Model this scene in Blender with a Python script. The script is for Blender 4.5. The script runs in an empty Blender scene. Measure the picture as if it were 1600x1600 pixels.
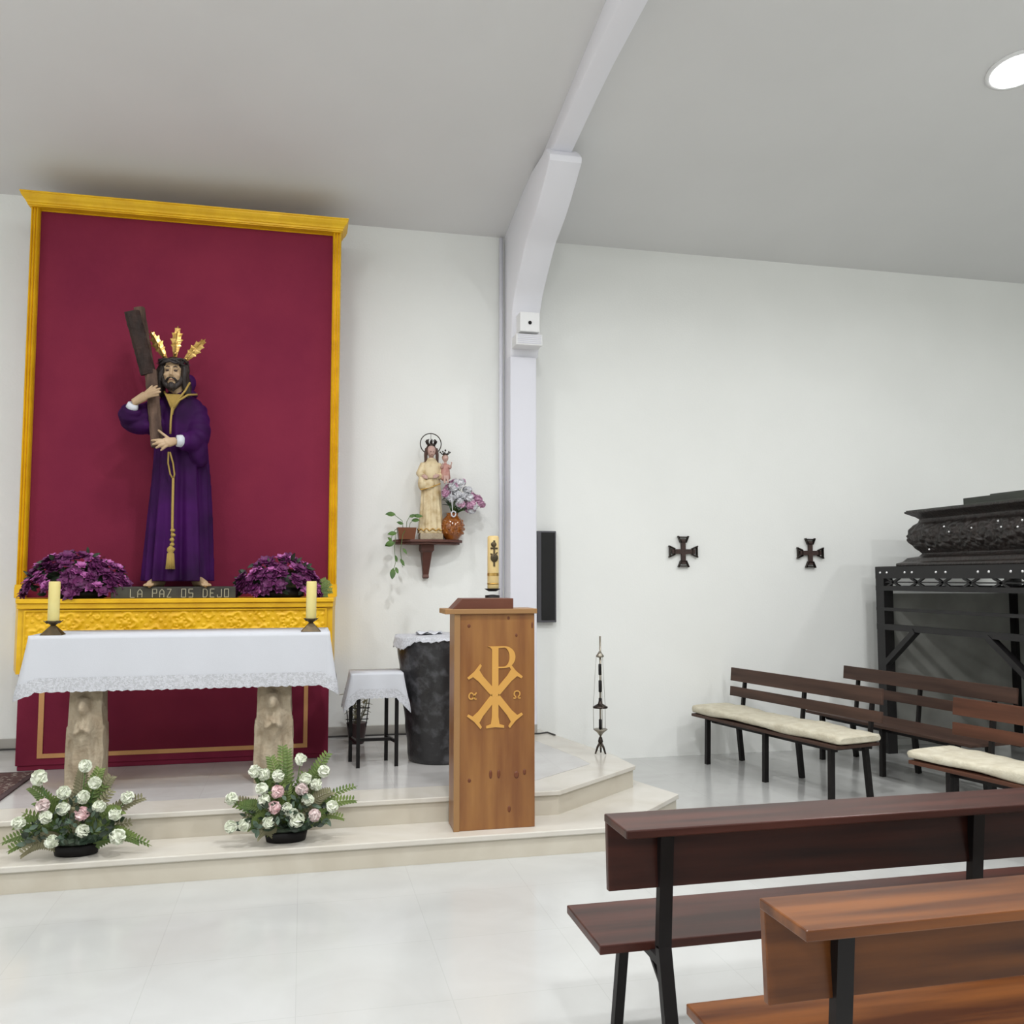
import bpy, bmesh, math, random
from mathutils import Vector, Matrix, Euler
random.seed(7)
R = math.radians
PI = math.pi
scn = bpy.context.scene
col = scn.collection

# ------------------------------------------------------------------ camera
cam = bpy.data.cameras.new('camera'); cam_o = bpy.data.objects.new('camera', cam); col.objects.link(cam_o)
cam.sensor_width = 36; cam.sensor_height = 36; cam.lens = 36 * 1400 / 1600.0; cam.clip_end = 100
_yaw = R(13.1); _pit = math.atan(103 / 1400)
_f = Vector((math.sin(_yaw) * math.cos(_pit), math.cos(_yaw) * math.cos(_pit), math.sin(_pit)))
cam_o.location = (0, 0, 1.65)
cam_o.rotation_euler = _f.to_track_quat('-Z', 'Y').to_euler()
scn.camera = cam_o
# ------------------------------------------------------------------ view, world, light
scn.view_settings.view_transform = 'Standard'
scn.view_settings.look = 'None'
scn.view_settings.gamma = 1
scn.view_settings.use_curve_mapping = False
scn.view_settings.exposure = 0.08
w = bpy.data.worlds.new('world'); scn.world = w; w.use_nodes = True
w.node_tree.nodes['Background'].inputs[0].default_value = (0.95, 1, 1.0, 1)
w.node_tree.nodes['Background'].inputs[1].default_value = 0.3
LAMP_W = 38
CEIL0, SLOPE, YW = 4.79, 0.176, 7.9
def ceil_z(y): return CEIL0 + SLOPE * (YW - max(y, 0)) - SLOPE * max(0, -y)

# ------------------------------------------------------------------ materials
def mat(name, c, rough=.6, metal=0, c2=None, nscale=8, stretch=(1, 1, 1), bump=0, bscale=40, coat=0, spec=.5,
        detail=4, ramp=(.35, .65), emit=None, trans=0, sheen=0, sss=0):
    m = bpy.data.materials.new(name); m.use_nodes = True
    nt = m.node_tree; b = nt.nodes['Principled BSDF']
    b.inputs['Base Color'].default_value = (*c, 1)
    b.inputs['Roughness'].default_value = rough
    b.inputs['Metallic'].default_value = metal
    b.inputs['Specular IOR Level'].default_value = spec
    if coat:
        b.inputs['Coat Weight'].default_value = coat; b.inputs['Coat Roughness'].default_value = .12
    if trans: b.inputs['Transmission Weight'].default_value = trans
    if sheen:
        b.inputs['Sheen Weight'].default_value = sheen; b.inputs['Sheen Roughness'].default_value = .4
        k_ = 1 / max(c); b.inputs['Sheen Tint'].default_value = (c[0] * k_, c[1] * k_ * .6, c[2] * k_, 1)
    if sss: b.inputs['Subsurface Weight'].default_value = sss
    if emit:
        b.inputs['Emission Color'].default_value = (*c, 1); b.inputs['Emission Strength'].default_value = emit
    if c2 or bump:
        tc = nt.nodes.new('ShaderNodeTexCoord'); mp = nt.nodes.new('ShaderNodeMapping')
        mp.inputs['Scale'].default_value = stretch
        nt.links.new(tc.outputs['Object'], mp.inputs[0])
    if c2:
        n = nt.nodes.new('ShaderNodeTexNoise'); n.inputs['Scale'].default_value = nscale; n.inputs['Detail'].default_value = detail
        r = nt.nodes.new('ShaderNodeValToRGB')
        r.color_ramp.elements[0].position = ramp[0]; r.color_ramp.elements[1].position = ramp[1]
        r.color_ramp.elements[0].color = (*c, 1); r.color_ramp.elements[1].color = (*c2, 1)
        nt.links.new(mp.outputs[0], n.inputs['Vector']); nt.links.new(n.outputs['Fac'], r.inputs[0])
        nt.links.new(r.outputs[0], b.inputs['Base Color'])
    if bump:
        n2 = nt.nodes.new('ShaderNodeTexNoise'); n2.inputs['Scale'].default_value = bscale; n2.inputs['Detail'].default_value = 5
        bp = nt.nodes.new('ShaderNodeBump'); bp.inputs['Strength'].default_value = bump; bp.inputs['Distance'].default_value = .02
        nt.links.new(mp.outputs[0], n2.inputs['Vector']); nt.links.new(n2.outputs['Fac'], bp.inputs['Height'])
        nt.links.new(bp.outputs[0], b.inputs['Normal'])
    return m

def s2l(r, g, b):
    f = lambda v: (v / 255 / 12.92) if v / 255 <= .04045 else ((v / 255 + .055) / 1.055) ** 2.4
    return (f(r), f(g), f(b))

M = {}
M['wall'] = mat('painted_plaster', (.85, .86, .83), .75, c2=(.87, .88, .85), nscale=1.5, bump=.05, bscale=60)
M['ceil'] = mat('ceiling_paint', (.77, .77, .765), .8, c2=(.75, .75, .745), nscale=1.2)
M['white'] = mat('white_gloss_paint', (.76, .76, .82), .45)
M['rib'] = mat('rib_paint', (.88, .88, .93), .6)
M['plast'] = mat('white_plastic', (.86, .86, .86), .35)
M['gold'] = mat('gold_paint', s2l(238, 190, 20), .42, .1, c2=s2l(222, 170, 8), nscale=6, bump=.06, bscale=50)
M['goldb'] = mat('gold_metal', s2l(214, 178, 110), .3, .85, c2=s2l(180, 140, 70), nscale=30)
M['goldc'] = mat('gold_cord_thread', s2l(177, 148, 76), .6, .15, bump=.6, bscale=220)
M['maroon'] = mat('maroon_velvet', s2l(126, 40, 62), .9, c2=s2l(116, 34, 58), nscale=1.7, sheen=.15, spec=.2, bump=.05, bscale=90)
M['braid'] = mat('gold_braid', s2l(214, 160, 104), .6, .1, bump=.3, bscale=200)
M['purple'] = mat('purple_velvet', s2l(62, 12, 78), .7, c2=s2l(34, 4, 44), nscale=2.5, sheen=.06, spec=.15)
M['skin'] = mat('painted_skin', s2l(188, 160, 126), .5, c2=s2l(166, 138, 106), nscale=9)
M['hair'] = mat('dark_brown_hair', s2l(32, 22, 17), .6, bump=.5, bscale=60, stretch=(1, 1, .25))
M['eye'] = mat('eye_and_socket_shade', s2l(48, 28, 18), .4)  # dark brown doubles as painted socket shade on the large statue
M['lip'] = mat('painted_lip', s2l(134, 86, 72), .5)
M['thorn'] = mat('thorn_twig', s2l(44, 37, 37), .6, bump=.5)
M['crosswood'] = mat('cross_bark_wood', s2l(100, 78, 64), .85, c2=s2l(58, 40, 32), nscale=14, stretch=(1, 1, .3), bump=.5)
M['crossdark'] = mat('cross_dark_wood', s2l(50, 30, 22), .8, c2=s2l(30, 17, 12), nscale=14, stretch=(1, 1, .3), bump=.4)
M['cloth'] = mat('white_linen', (.58, .595, .635), .85, bump=.06, bscale=200)
M['lace'] = mat('white_lace', (.60, .61, .65), .9, c2=(.50, .51, .54), nscale=70, ramp=(.45, .55), bump=.4, bscale=150)
M['stone'] = mat('carved_stone', s2l(179, 166, 144), .9, c2=s2l(160, 144, 121), nscale=10, bump=.5, bscale=45)
M['slab'] = mat('stone_slab', s2l(170, 160, 145), .7)
M['greenstone'] = mat('dark_plinth_board', s2l(66, 65, 56), .8, c2=s2l(51, 49, 44), nscale=8)
M['letter'] = mat('pale_lettering', s2l(158, 154, 132), .6)
M['candle'] = mat('candle_wax', s2l(217, 204, 136), .5, sss=.1, c2=s2l(213, 197, 125), nscale=8)
M['pascal'] = mat('paschal_wax', s2l(220, 193, 134), .5, sss=.1)
M['bronze'] = mat('aged_bronze', s2l(98, 83, 60), .45, .7, c2=s2l(76, 67, 52), nscale=25)
M['black'] = mat('black_paint', s2l(18, 15, 15), .5, spec=.25)
M['iron'] = mat('black_iron', s2l(20, 16, 16), .5, spec=.3)
M['darkmetal'] = mat('dark_pewter', s2l(70, 62, 56), .35, .8, c2=s2l(40, 32, 30), nscale=20)
M['silver'] = mat('dull_silver', s2l(150, 144, 132), .35, .85)
M['honey'] = mat('honey_pine', s2l(152, 105, 55), .38, c2=s2l(119, 72, 36), nscale=3.2, stretch=(3.2, 3.2, .35), detail=6, ramp=(.32, .68), coat=.15)
M['knot'] = mat('pine_knot', s2l(104, 54, 26), .5)
M['inlay'] = mat('pale_wood_inlay', s2l(204, 152, 74), .5)
M['desk'] = mat('reddish_wood', s2l(102, 58, 39), .4, c2=s2l(88, 47, 33), nscale=4, stretch=(.4, 3, 3))
M['edge'] = mat('light_wood_edge', s2l(150, 112, 70), .45)
M['pew'] = mat('dark_walnut_pew', s2l(78, 42, 34), .33, c2=s2l(46, 24, 20), nscale=5, stretch=(.22, 3, 3), detail=8, spec=.32)
M['pewo'] = mat('orange_walnut_pew', s2l(124, 74, 36), .3, c2=s2l(74, 40, 22), nscale=5, stretch=(.22, 3, 3), detail=8, spec=.35)
M['benchw'] = mat('weathered_bench_wood', s2l(82, 60, 50), .5, c2=s2l(60, 43, 36), nscale=5, stretch=(3, .25, 3), spec=.3)
M['benchr'] = mat('reddish_bench_wood', s2l(96, 60, 44), .5, c2=s2l(74, 46, 34), nscale=5, stretch=(3, .25, 3), spec=.3)
M['cushion'] = mat('cream_cushion', s2l(210, 204, 184), .95, c2=s2l(197, 189, 167), nscale=14, bump=.35, bscale=60)
M['pot'] = mat('black_glazed_pot', s2l(30, 29, 31), .35, c2=s2l(84, 84, 88), nscale=13, ramp=(.5, .8), coat=.2, bump=.3, bscale=26, detail=8)
M['amber'] = mat('amber_glass', s2l(172, 101, 36), .12, c2=s2l(136, 70, 20), nscale=30, coat=.6, trans=.25)
M['corbel'] = mat('corbel_wood', s2l(97, 58, 47), .5, c2=s2l(81, 44, 37), nscale=8)
M['terra'] = mat('brown_pot', s2l(107, 58, 28), .45)
M['leaf'] = mat('green_leaf', s2l(83, 116, 47), .5, c2=s2l(56, 89, 36), nscale=10)
M['leafd'] = mat('dark_leaf', s2l(52, 67, 45), .5, c2=s2l(33, 45, 31), nscale=10)
M['euca'] = mat('grey_green_leaf', s2l(89, 107, 89), .55, c2=s2l(67, 85, 69), nscale=12)
M['fern'] = mat('fern_green', s2l(119, 136, 69), .6, c2=s2l(85, 108, 52), nscale=9)
M['ferny'] = mat('dry_fern', s2l(139, 136, 104), .7, c2=s2l(119, 113, 85), nscale=9)
M['carn'] = mat('white_carnation', s2l(228, 230, 215), .7, c2=s2l(215, 221, 199), nscale=30)
M['carnp'] = mat('pink_rose', s2l(232, 206, 204), .7, c2=s2l(226, 190, 192), nscale=30)
M['carnc'] = mat('cream_pink_carnation', s2l(223, 210, 206), .7, c2=s2l(215, 193, 191), nscale=30)
M['purf'] = mat('purple_petal', s2l(112, 39, 97), .6, c2=s2l(77, 19, 68), nscale=14)
M['purl'] = mat('pale_purple_petal', s2l(190, 108, 172), .6, c2=s2l(134, 52, 118), nscale=14)
M['mauve'] = mat('mauve_petal', s2l(196, 152, 178), .6, c2=s2l(170, 120, 150), nscale=16)
M['whitef'] = mat('white_petal', s2l(215, 215, 219), .6)
M['pinkf'] = mat('pale_pink_petal', s2l(222, 178, 204), .6)
M['cream'] = mat('cream_gilt_robe', s2l(218, 200, 162), .5, c2=s2l(176, 148, 100), nscale=14, ramp=(.45, .75))
M['rose'] = mat('rose_robe', s2l(200, 158, 144), .55, c2=s2l(178, 124, 116), nscale=20)
M['face'] = mat('pale_face', s2l(193, 159, 148), .5)
M['paso'] = mat('blackened_carved_wood', s2l(42, 33, 30), .42, c2=s2l(27, 22, 20), nscale=12, coat=.2, bump=.5, bscale=40)
M['pasotop'] = mat('dark_green_grey_board', s2l(62, 66, 58), .55, c2=s2l(52, 55, 50), nscale=4)
M['steel'] = mat('black_steel', s2l(29, 27, 28), .4, .2)
M['panelg'] = mat('plain_grey_panel', s2l(160, 160, 154), .8, c2=s2l(140, 140, 134), nscale=3)
M['screen'] = mat('black_glass', s2l(12, 9, 13), .15)
M['greyframe'] = mat('grey_metal_frame', s2l(88, 87, 92), .45, .3)
M['bolt'] = mat('bright_bolt', (.85, .85, .85), .25, .6)
M['rug'] = mat('patterned_rug', s2l(87, 60, 58), .95, c2=s2l(145, 134, 126), nscale=34, ramp=(.56, .6), bump=.3)
M['cable'] = mat('dark_cable', s2l(60, 58, 56), .6)
M['lamp'] = mat('lamp_diffuser', (1, 1, 1), .5, emit=14)
M['base'] = mat('grey_marble_skirting', s2l(172, 168, 161), .4, c2=s2l(163, 160, 153), nscale=5)

def marble(name, c, c2, rough, tile=None, joint=None):
    m = bpy.data.materials.new(name); m.use_nodes = True
    nt = m.node_tree; b = nt.nodes['Principled BSDF']; N = nt.nodes.new; L = nt.links.new
    b.inputs['Roughness'].default_value = rough
    tc = N('ShaderNodeTexCoord')
    n = N('ShaderNodeTexNoise'); n.inputs['Scale'].default_value = 2.2; n.inputs['Detail'].default_value = 7; n.inputs['Distortion'].default_value = 1.2
    r = N('ShaderNodeValToRGB'); r.color_ramp.elements[0].position = .35; r.color_ramp.elements[1].position = .68
    r.color_ramp.elements[0].color = (*c, 1); r.color_ramp.elements[1].color = (*c2, 1)
    L(tc.outputs['Object'], n.inputs['Vector']); L(n.outputs['Fac'], r.inputs[0])
    if tile:
        br = N('ShaderNodeTexBrick'); br.offset = 0; br.inputs['Scale'].default_value = 1
        br.inputs['Mortar Size'].default_value = .0022; br.inputs['Brick Width'].default_value = tile; br.inputs['Row Height'].default_value = tile
        br.inputs['Color1'].default_value = (1, 1, 1, 1); br.inputs['Color2'].default_value = (.98, .98, .975, 1)
        br.inputs['Mortar'].default_value = (.90, .90, .89, 1); br.inputs['Mortar Smooth'].default_value = .3
        mx = N('ShaderNodeMixRGB'); mx.blend_type = 'MULTIPLY'; mx.inputs[0].default_value = 1
        L(tc.outputs['Object'], br.inputs['Vector']); L(r.outputs[0], mx.inputs[1]); L(br.outputs['Color'], mx.inputs[2])
        L(mx.outputs[0], b.inputs['Base Color'])
    else:
        L(r.outputs[0], b.inputs['Base Color'])
    return m
M['floor'] = marble('polished_marble_floor', (.515, .52, .505), (.48, .48, .465), .16, .6)
M['tread'] = marble('cream_marble_tread', (.64, .61, .55), (.58, .54, .47), .2)
M['plat'] = marble('grey_marble_platform', (.56, .55, .54), (.51, .495, .48), .14, .6)
M['riser'] = marble('beige_marble_riser', (.60, .555, .465), (.53, .48, .39), .35)

# ------------------------------------------------------------------ mesh helpers
class MB:
    def __init__(s): s.v = []; s.f = []; s.smooth = set()
    def add(s, vs, fs, smooth=False):
        o = len(s.v); s.v += [tuple(v) for v in vs]
        for f in fs:
            if smooth: s.smooth.add(len(s.f))
            s.f.append(tuple(i + o for i in f))
        return s
    def box(s, x0, x1, y0, y1, z0, z1, m=None):
        vs = [Vector((x, y, z)) for z in (z0, z1) for y in (y0, y1) for x in (x0, x1)]
        if m is not None: vs = [m @ v for v in vs]
        return s.add(vs, [(0, 2, 3, 1), (4, 5, 7, 6), (0, 1, 5, 4), (2, 6, 7, 3), (0, 4, 6, 2), (1, 3, 7, 5)])
    def bar(s, a, b, w, d, up=(0, 0, 1)):
        a, b = Vector(a), Vector(b); t = (b - a).normalized(); up = Vector(up)
        if abs(t.dot(up)) > .98: up = Vector((0, 1, 0))
        x = t.cross(up).normalized(); y = x.cross(t)
        vs = [p + x * sx * w / 2 + y * sy * d / 2 for p in (a, b) for sx, sy in ((-1, -1), (1, -1), (1, 1), (-1, 1))]
        return s.add(vs, [(3, 2, 1, 0), (4, 5, 6, 7), (0, 1, 5, 4), (1, 2, 6, 5), (2, 3, 7, 6), (3, 0, 4, 7)])
    def tube(s, pts, rad, n=10, flat=1.0, caps=True):
        pts = [Vector(p) for p in pts]; k = len(pts)
        if not hasattr(rad, '__len__'): rad = [rad] * k
        vs = []; ref = None
        for i, p in enumerate(pts):
            t = (pts[min(i + 1, k - 1)] - pts[max(i - 1, 0)])
            t = t.normalized() if t.length > 1e-9 else Vector((0, 0, 1))
            if ref is None: ref = Vector((0, 1, 0)) if abs(t.y) < .9 else Vector((1, 0, 0))
            x = t.cross(ref).normalized(); y = x.cross(t).normalized(); ref = y
            for j in range(n):
                a = 2 * PI * j / n
                vs.append(p + x * math.cos(a) * rad[i] + y * math.sin(a) * rad[i] * flat)
        fs = [(i * n + j, i * n + (j + 1) % n, (i + 1) * n + (j + 1) % n, (i + 1) * n + j) for i in range(k - 1) for j in range(n)]
        if caps:
            fs.append(tuple(reversed(range(n)))); fs.append(tuple((k - 1) * n + j for j in range(n)))
        return s.add(vs, fs, True)
    def lathe(s, prof, c=(0, 0, 0), n=24, caps=True, sx=1, sy=1):
        c = Vector(c); k = len(prof)
        vs = [c + Vector((r * sx * math.cos(2 * PI * j / n), r * sy * math.sin(2 * PI * j / n), z)) for r, z in prof for j in range(n)]
        fs = [(i * n + j, i * n + (j + 1) % n, (i + 1) * n + (j + 1) % n, (i + 1) * n + j) for i in range(k - 1) for j in range(n)]
        if caps:
            fs.append(tuple(reversed(range(n)))); fs.append(tuple((k - 1) * n + j for j in range(n)))
        return s.add(vs, fs, True)
    def ell(s, c, r, rot=(0, 0, 0), n=14):
        m = Euler(rot).to_matrix(); c = Vector(c); vs = []; k = n // 2 + 1
        for i in range(1, k):
            a = PI * i / k
            for j in range(n):
                b = 2 * PI * j / n
                vs.append(c + m @ Vector((r[0] * math.sin(a) * math.cos(b), r[1] * math.sin(a) * math.sin(b), -r[2] * math.cos(a))))
        fs = [((i) * n + j, i * n + (j + 1) % n, (i + 1) * n + (j + 1) % n, (i + 1) * n + j) for i in range(k - 2) for j in range(n)]
        o = len(vs); vs += [c + m @ Vector((0, 0, -r[2])), c + m @ Vector((0, 0, r[2]))]
        fs += [(o, (j + 1) % n, j) for j in range(n)] + [(o + 1, (k - 2) * n + j, (k - 2) * n + (j + 1) % n) for j in range(n)]
        return s.add(vs, fs, True)
    def prism(s, poly, h0, h1, ax='z'):
        n = len(poly)
        def P(a, b, h): return {'z': (a, b, h), 'y': (a, h, b), 'x': (h, a, b)}[ax]
        vs = [P(a, b, h0) for a, b in poly] + [P(a, b, h1) for a, b in poly]
        fs = [tuple(reversed(range(n))), tuple(range(n, 2 * n))] + [(i, (i + 1) % n, n + (i + 1) % n, n + i) for i in range(n)]
        return s.add(vs, fs)
    def grid(s, fn, nu, nv, smooth=True, close_u=False):
        vs = [fn(i / nu if close_u else i / (nu - 1), j / (nv - 1)) for j in range(nv) for i in range(nu)]
        fs = [(j * nu + i, j * nu + (i + 1) % nu, (j + 1) * nu + (i + 1) % nu, (j + 1) * nu + i) for j in range(nv - 1) for i in range(nu if close_u else nu - 1)]
        return s.add(vs, fs, smooth)
    def obj(s, name, m, parent=None, bevel=0, loc=None, recalc=True, solid=0, voxel=0, smooth_it=0, auto=True):
        me = bpy.data.meshes.new(name); me.from_pydata(s.v, [], s.f)
        for i in s.smooth: me.polygons[i].use_smooth = True
        if recalc:
            bm = bmesh.new(); bm.from_mesh(me); bmesh.ops.recalc_face_normals(bm, faces=bm.faces); bm.to_mesh(me); bm.free()
        o = bpy.data.objects.new(name, me); col.objects.link(o)
        me.materials.append(M[m] if isinstance(m, str) else m)
        if parent: o.parent = parent
        if loc: o.location = loc
        if solid:
            md = o.modifiers.new('solid', 'SOLIDIFY'); md.thickness = solid; md.offset = 0
        if voxel:
            md = o.modifiers.new('remesh', 'REMESH'); md.mode = 'VOXEL'; md.voxel_size = voxel; md.use_smooth_shade = True
            if smooth_it:
                md = o.modifiers.new('smooth', 'SMOOTH'); md.iterations = smooth_it; md.factor = .5
        if bevel:
            md = o.modifiers.new('bevel', 'BEVEL'); md.width = bevel; md.segments = 2; md.limit_method = 'ANGLE'; md.angle_limit = R(50)
        return o

def tag(o, label=None, cat=None, group=None, kind=None):
    if label: o['label'] = label
    if cat: o['category'] = cat
    if group: o['group'] = group
    if kind: o['kind'] = kind
    return o
def empty(name, loc, label, cat, rz=0, group=None):
    o = bpy.data.objects.new(name, None); col.objects.link(o); o.empty_display_size = .1
    o.location = loc; o.rotation_euler.z = rz
    return tag(o, label, cat, group)
def struct(o): o['kind'] = 'structure'; return o
def copy_tree(o, parent=None):
    c = o.copy(); col.objects.link(c)
    if parent: c.parent = parent
    for ch in list(o.children): copy_tree(ch, c)
    return c

# ------------------------------------------------------------------ room shell
X0, X1, YB = -6.0, 9.0, -7.0
struct(MB().box(X0 - .2, X1 + .2, YB - .2, YW + .2, -.2, 0).obj('floor', 'floor'))
struct(MB().box(X0 - .2, X1 + .2, YW, YW + .2, 0, 6.4).obj('wall_back', 'wall'))
struct(MB().box(X0 - .2, X0, YB, YW, 0, 6.4).obj('wall_left', 'wall'))
struct(MB().box(X1, X1 + .2, YB, YW, 0, 6.4).obj('wall_right', 'wall'))
struct(MB().box(X0 - .2, X1 + .2, YB - .2, YB, 0, 6.4).obj('wall_rear', 'wall'))
prof = [(YW + .2, ceil_z(YW) - .035), (0, ceil_z(0)), (YB - .2, ceil_z(YB - .2)), (YB - .2, 6.6), (YW + .2, 6.6)]
struct(MB().prism(prof, X0 - .2, X1 + .2, 'x').obj('ceiling', 'ceil'))

# white rib that curves out of the pillar up along the ceiling
def rib_profile(pts): # underside points (y, z) from wall side to room side -> polygon closed along the ceiling
    top = [(pts[-1][0], ceil_z(pts[-1][0]) + .05), (pts[0][0], ceil_z(pts[0][0]) + .05)]
    return pts + top
def _sm(o):
    for f in o.data.polygons: f.use_smooth = True
    m = o.modifiers.new('split', 'EDGE_SPLIT'); m.split_angle = R(30)
up = [(6.9, 4.84), (6.52, 4.90), (6.19, 4.955), (5.8, 5.02), (5.45, 5.066), (4.82, 5.111), (4.0, 5.19), (3.0, 5.32), (1.5, 5.6), (0.0, 5.93)]
rb = MB().prism(rib_profile(up), 1.80, 1.97, 'x').obj('trim_2', 'rib', bevel=.02)
struct(rb)
low = [(YW, 3.60), (7.68, 3.62), (7.62, 3.75), (7.60, 4.0), (7.52, 4.12), (7.38, 4.24), (7.12, 4.43), (6.95, 4.50), (6.78, 4.566), (6.6, 4.66), (6.45, 4.75), (6.35, 4.815), (6.335, 4.86)]
def smooth_curve(pts, k=5):
    out = []
    for i in range(len(pts) - 1):
        p0, p1, p2, p3 = pts[max(i - 1, 0)], pts[i], pts[i + 1], pts[min(i + 2, len(pts) - 1)]
        for j in range(k):
            t = j / k
            out.append(tuple(.5 * (2 * b_ + (c_ - a_) * t + (2 * a_ - 5 * b_ + 4 * c_ - d_) * t * t + (3 * b_ - a_ - 3 * c_ + d_) * t ** 3) for a_, b_, c_, d_ in zip(p0, p1, p2, p3)))
    return out + [pts[-1]]
low = low[:3] + smooth_curve(low[3:-1]) + low[-1:]
lo = MB().prism(low + [(6.44, 4.95), (6.9, 4.97), (YW, 4.84)], 1.765, 2.03, 'x').obj('trim_3', 'rib', bevel=.02)
struct(lo); _sm(lo); _sm(rb)
struct(MB().box(1.765, 2.005, 7.65, YW, 0, 3.62).obj('trim_1', 'white', bevel=.008))
struct(MB().box(1.765, 2.005, 7.645, YW, .3, .38).obj('trim_4', 'base'))
# conduit pipe beside the pillar
tag(MB().tube([(1.725, 7.86, .38), (1.725, 7.86, 4.77)], .018).obj('conduit_pipe', 'white'),
    'thin white conduit pipe running up the wall beside the pillar', 'pipe')

# altar platform: two steps
lower = [(X0, 5.27), (1.88, 5.27), (2.58, 5.95), (2.44, 6.4), (2.3, YW), (X0, YW)]
upper = [(X0, 5.60), (1.62, 5.60), (2.36, 6.21), (2.34, 6.6), (2.16, 7.5), (2.08, YW), (X0, YW)]
def inset(poly, d): # pulls the open front and right edges back
    out = []
    for i, (x, y) in enumerate(poly):
        if x == X0: out.append((x, y + (d if y < YW else 0)))
        else: out.append((x - d * (1.0 if y > 5.7 else .4), y + (d if y < 5.7 else (d * .4 if y < 6.3 else 0))))
    return out
s1 = MB().prism(inset(lower, .018), 0, .112, 'z').obj('platform_step', 'riser'); struct(s1)
struct(MB().prism(lower, .112, .146, 'z').obj('platform_step_tread', 'tread', bevel=.006)).parent = s1
s2 = MB().prism(inset(upper, .018), .146, .27, 'z').obj('altar_platform', 'riser'); struct(s2)
rim = [(X0, 5.60), (1.62, 5.60), (2.36, 6.21), (2.34, 6.6), (2.16, 7.5), (2.08, YW), (1.80, YW), (1.88, 7.5), (2.04, 6.6), (2.06, 6.34), (1.52, 5.90), (X0, 5.90)]
struct(MB().prism(rim, .27, .3, 'z').obj('platform_edge', 'tread', bevel=.005)).parent = s2
inn = [(X0, 5.90), (1.52, 5.90), (2.06, 6.34), (2.04, 6.6), (1.88, 7.5), (1.80, YW), (X0, YW)]
struct(MB().prism(inn, .27, .3, 'z').obj('platform_paving', 'plat')).parent = s2
struct(MB().box(X0, 1.765, YW - .018, YW, .3, .385).obj('baseboard_back', 'base', bevel=.004))
tag(MB().tube([(-5.5, 7.86, .307), (-2.4, 7.868, .307), (.3, 7.865, .307), (1.2, 7.86, .307), (1.7, 7.64, .306), (2.02, 7.62, .307), (2.1, 7.66, .306), (2.13, 7.52, .306)], .007, 6).obj('power_cable', 'cable'),
    'thin dark cable running along the foot of the back wall', 'cable')

# ------------------------------------------------------------------ ceiling downlights
def downlight(x, y, label, power=LAMP_W):
    z = ceil_z(y)
    tilt = math.atan(SLOPE) * (1 if y > 0 else -1)
    t = empty('ceiling_downlight', (x, y, z - .004), label, 'ceiling light', group='round ceiling downlights')
    t.rotation_euler.x = -tilt
    n = 32; ring = MB()
    ring.lathe([(.175, .004), (.205, .004), (.205, -.008), (.175, -.014), (.175, .004)], n=n, caps=False).obj('lamp_ring', 'plast', t)
    MB().lathe([(.174, .0), (.174, -.008)], n=n).obj('lamp_diffuser', 'lamp', t)
    ld = bpy.data.lights.new('downlight', 'AREA'); ld.shape = 'DISK'; ld.size = .34; ld.energy = power; ld.color = (.975, .985, 1)
    ld.spread = R(172)
    lo_ = bpy.data.objects.new('downlight', ld); col.objects.link(lo_); lo_.location = (0, 0, -.022); lo_.parent = t
    return t
downlight(4.90, 5.17, 'bright round ceiling downlight at the upper right, beyond the white rib')
downlight(-.39, 5.25, 'round ceiling downlight above the altar, just past the top edge of the photo')
for x, y, p_ in ((.9, 3.0, 125), (4.2, 2.0, 80), (-4.6, 4.6, 50), (-4.0, .8, 85), (.5, -1.5, 110), (4.8, -1.8, 110), (-4.0, -2.0, 110), (7.6, 3.2, 70)):  # last entry is an extra unseen lamp added to brighten the right-hand wall
    downlight(x, y, 'unseen round ceiling downlight set to light the nave', p_)

# ------------------------------------------------------------------ retable: gold frame, velvet, gold table
ret = empty('retable', (-.86, 7.6, .3), 'tall gold framed retable with maroon velvet panel above a gold relief base', 'retable')
def rel(mb, name, m, parent, **k):
    w = parent.location
    mb.v = [(x - w.x, y - w.y, z - w.z) for x, y, z in mb.v]
    return mb.obj(name, m, parent, **k)
rel(MB().box(-2.10, .225, 7.45, 7.88, 1.46, 4.55), 'velvet_backdrop', 'maroon', ret)
def column(x0, x1):
    mb = MB()
    mb.box(x0 - .003, x1 + .003, 7.38, 7.6, 1.5, 1.58)
    mb.box(x0 - .002, x1 + .002, 7.385, 7.6, 1.58, 1.6)
    w = (x1 - x0)
    prof = [(x0, 7.46), (x0, 7.41)]
    for k in range(3):
        a = x0 + w * (k + .1) / 3; b = x0 + w * (k + .9) / 3; c = (a + b) / 2
        prof += [(a, 7.405), (a + w * .05, 7.392), (c, 7.385), (b - w * .05, 7.392), (b, 7.405)]
    prof += [(x1, 7.41), (x1, 7.46)]
    mb.prism(prof, 1.6, 4.52, 'z')
    rel(mb, 'column', 'gold', ret)
column(-2.095, -2.034); column(.197, .266)
# entablature
mb = MB()
steps = [(.000, 4.506), (.006, 4.506), (.006, 4.512), (.016, 4.514), (.016, 4.528), (.024, 4.531), (.028, 4.545), (.034, 4.552), (.044, 4.562), (.056, 4.580), (.056, 4.592), (.062, 4.596), (.062, 4.606), (0, 4.606)]
xa, xb, yf = -2.092, .258, 7.37
prev = None; vs = []; fs = []
for o_, z_ in steps:
    vs += [(xa - o_, 7.62, z_), (xa - o_, yf - o_, z_), (xb + o_, yf - o_, z_), (xb + o_, 7.62, z_)]
for i in range(len(steps) - 1):
    for j in range(3):
        fs.append((i * 4 + j, i * 4 + j + 1, i * 4 + j + 5, i * 4 + j + 4))
fs.append((0, 1, 2, 3)); n4 = (len(steps) - 1) * 4; fs.append((n4 + 3, n4 + 2, n4 + 1, n4)); mb.add(vs, fs)
mb.box(xa, xb, 7.44, 7.6, 4.5, 4.6)
rel(mb, 'cornice', 'gold', ret)
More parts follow.
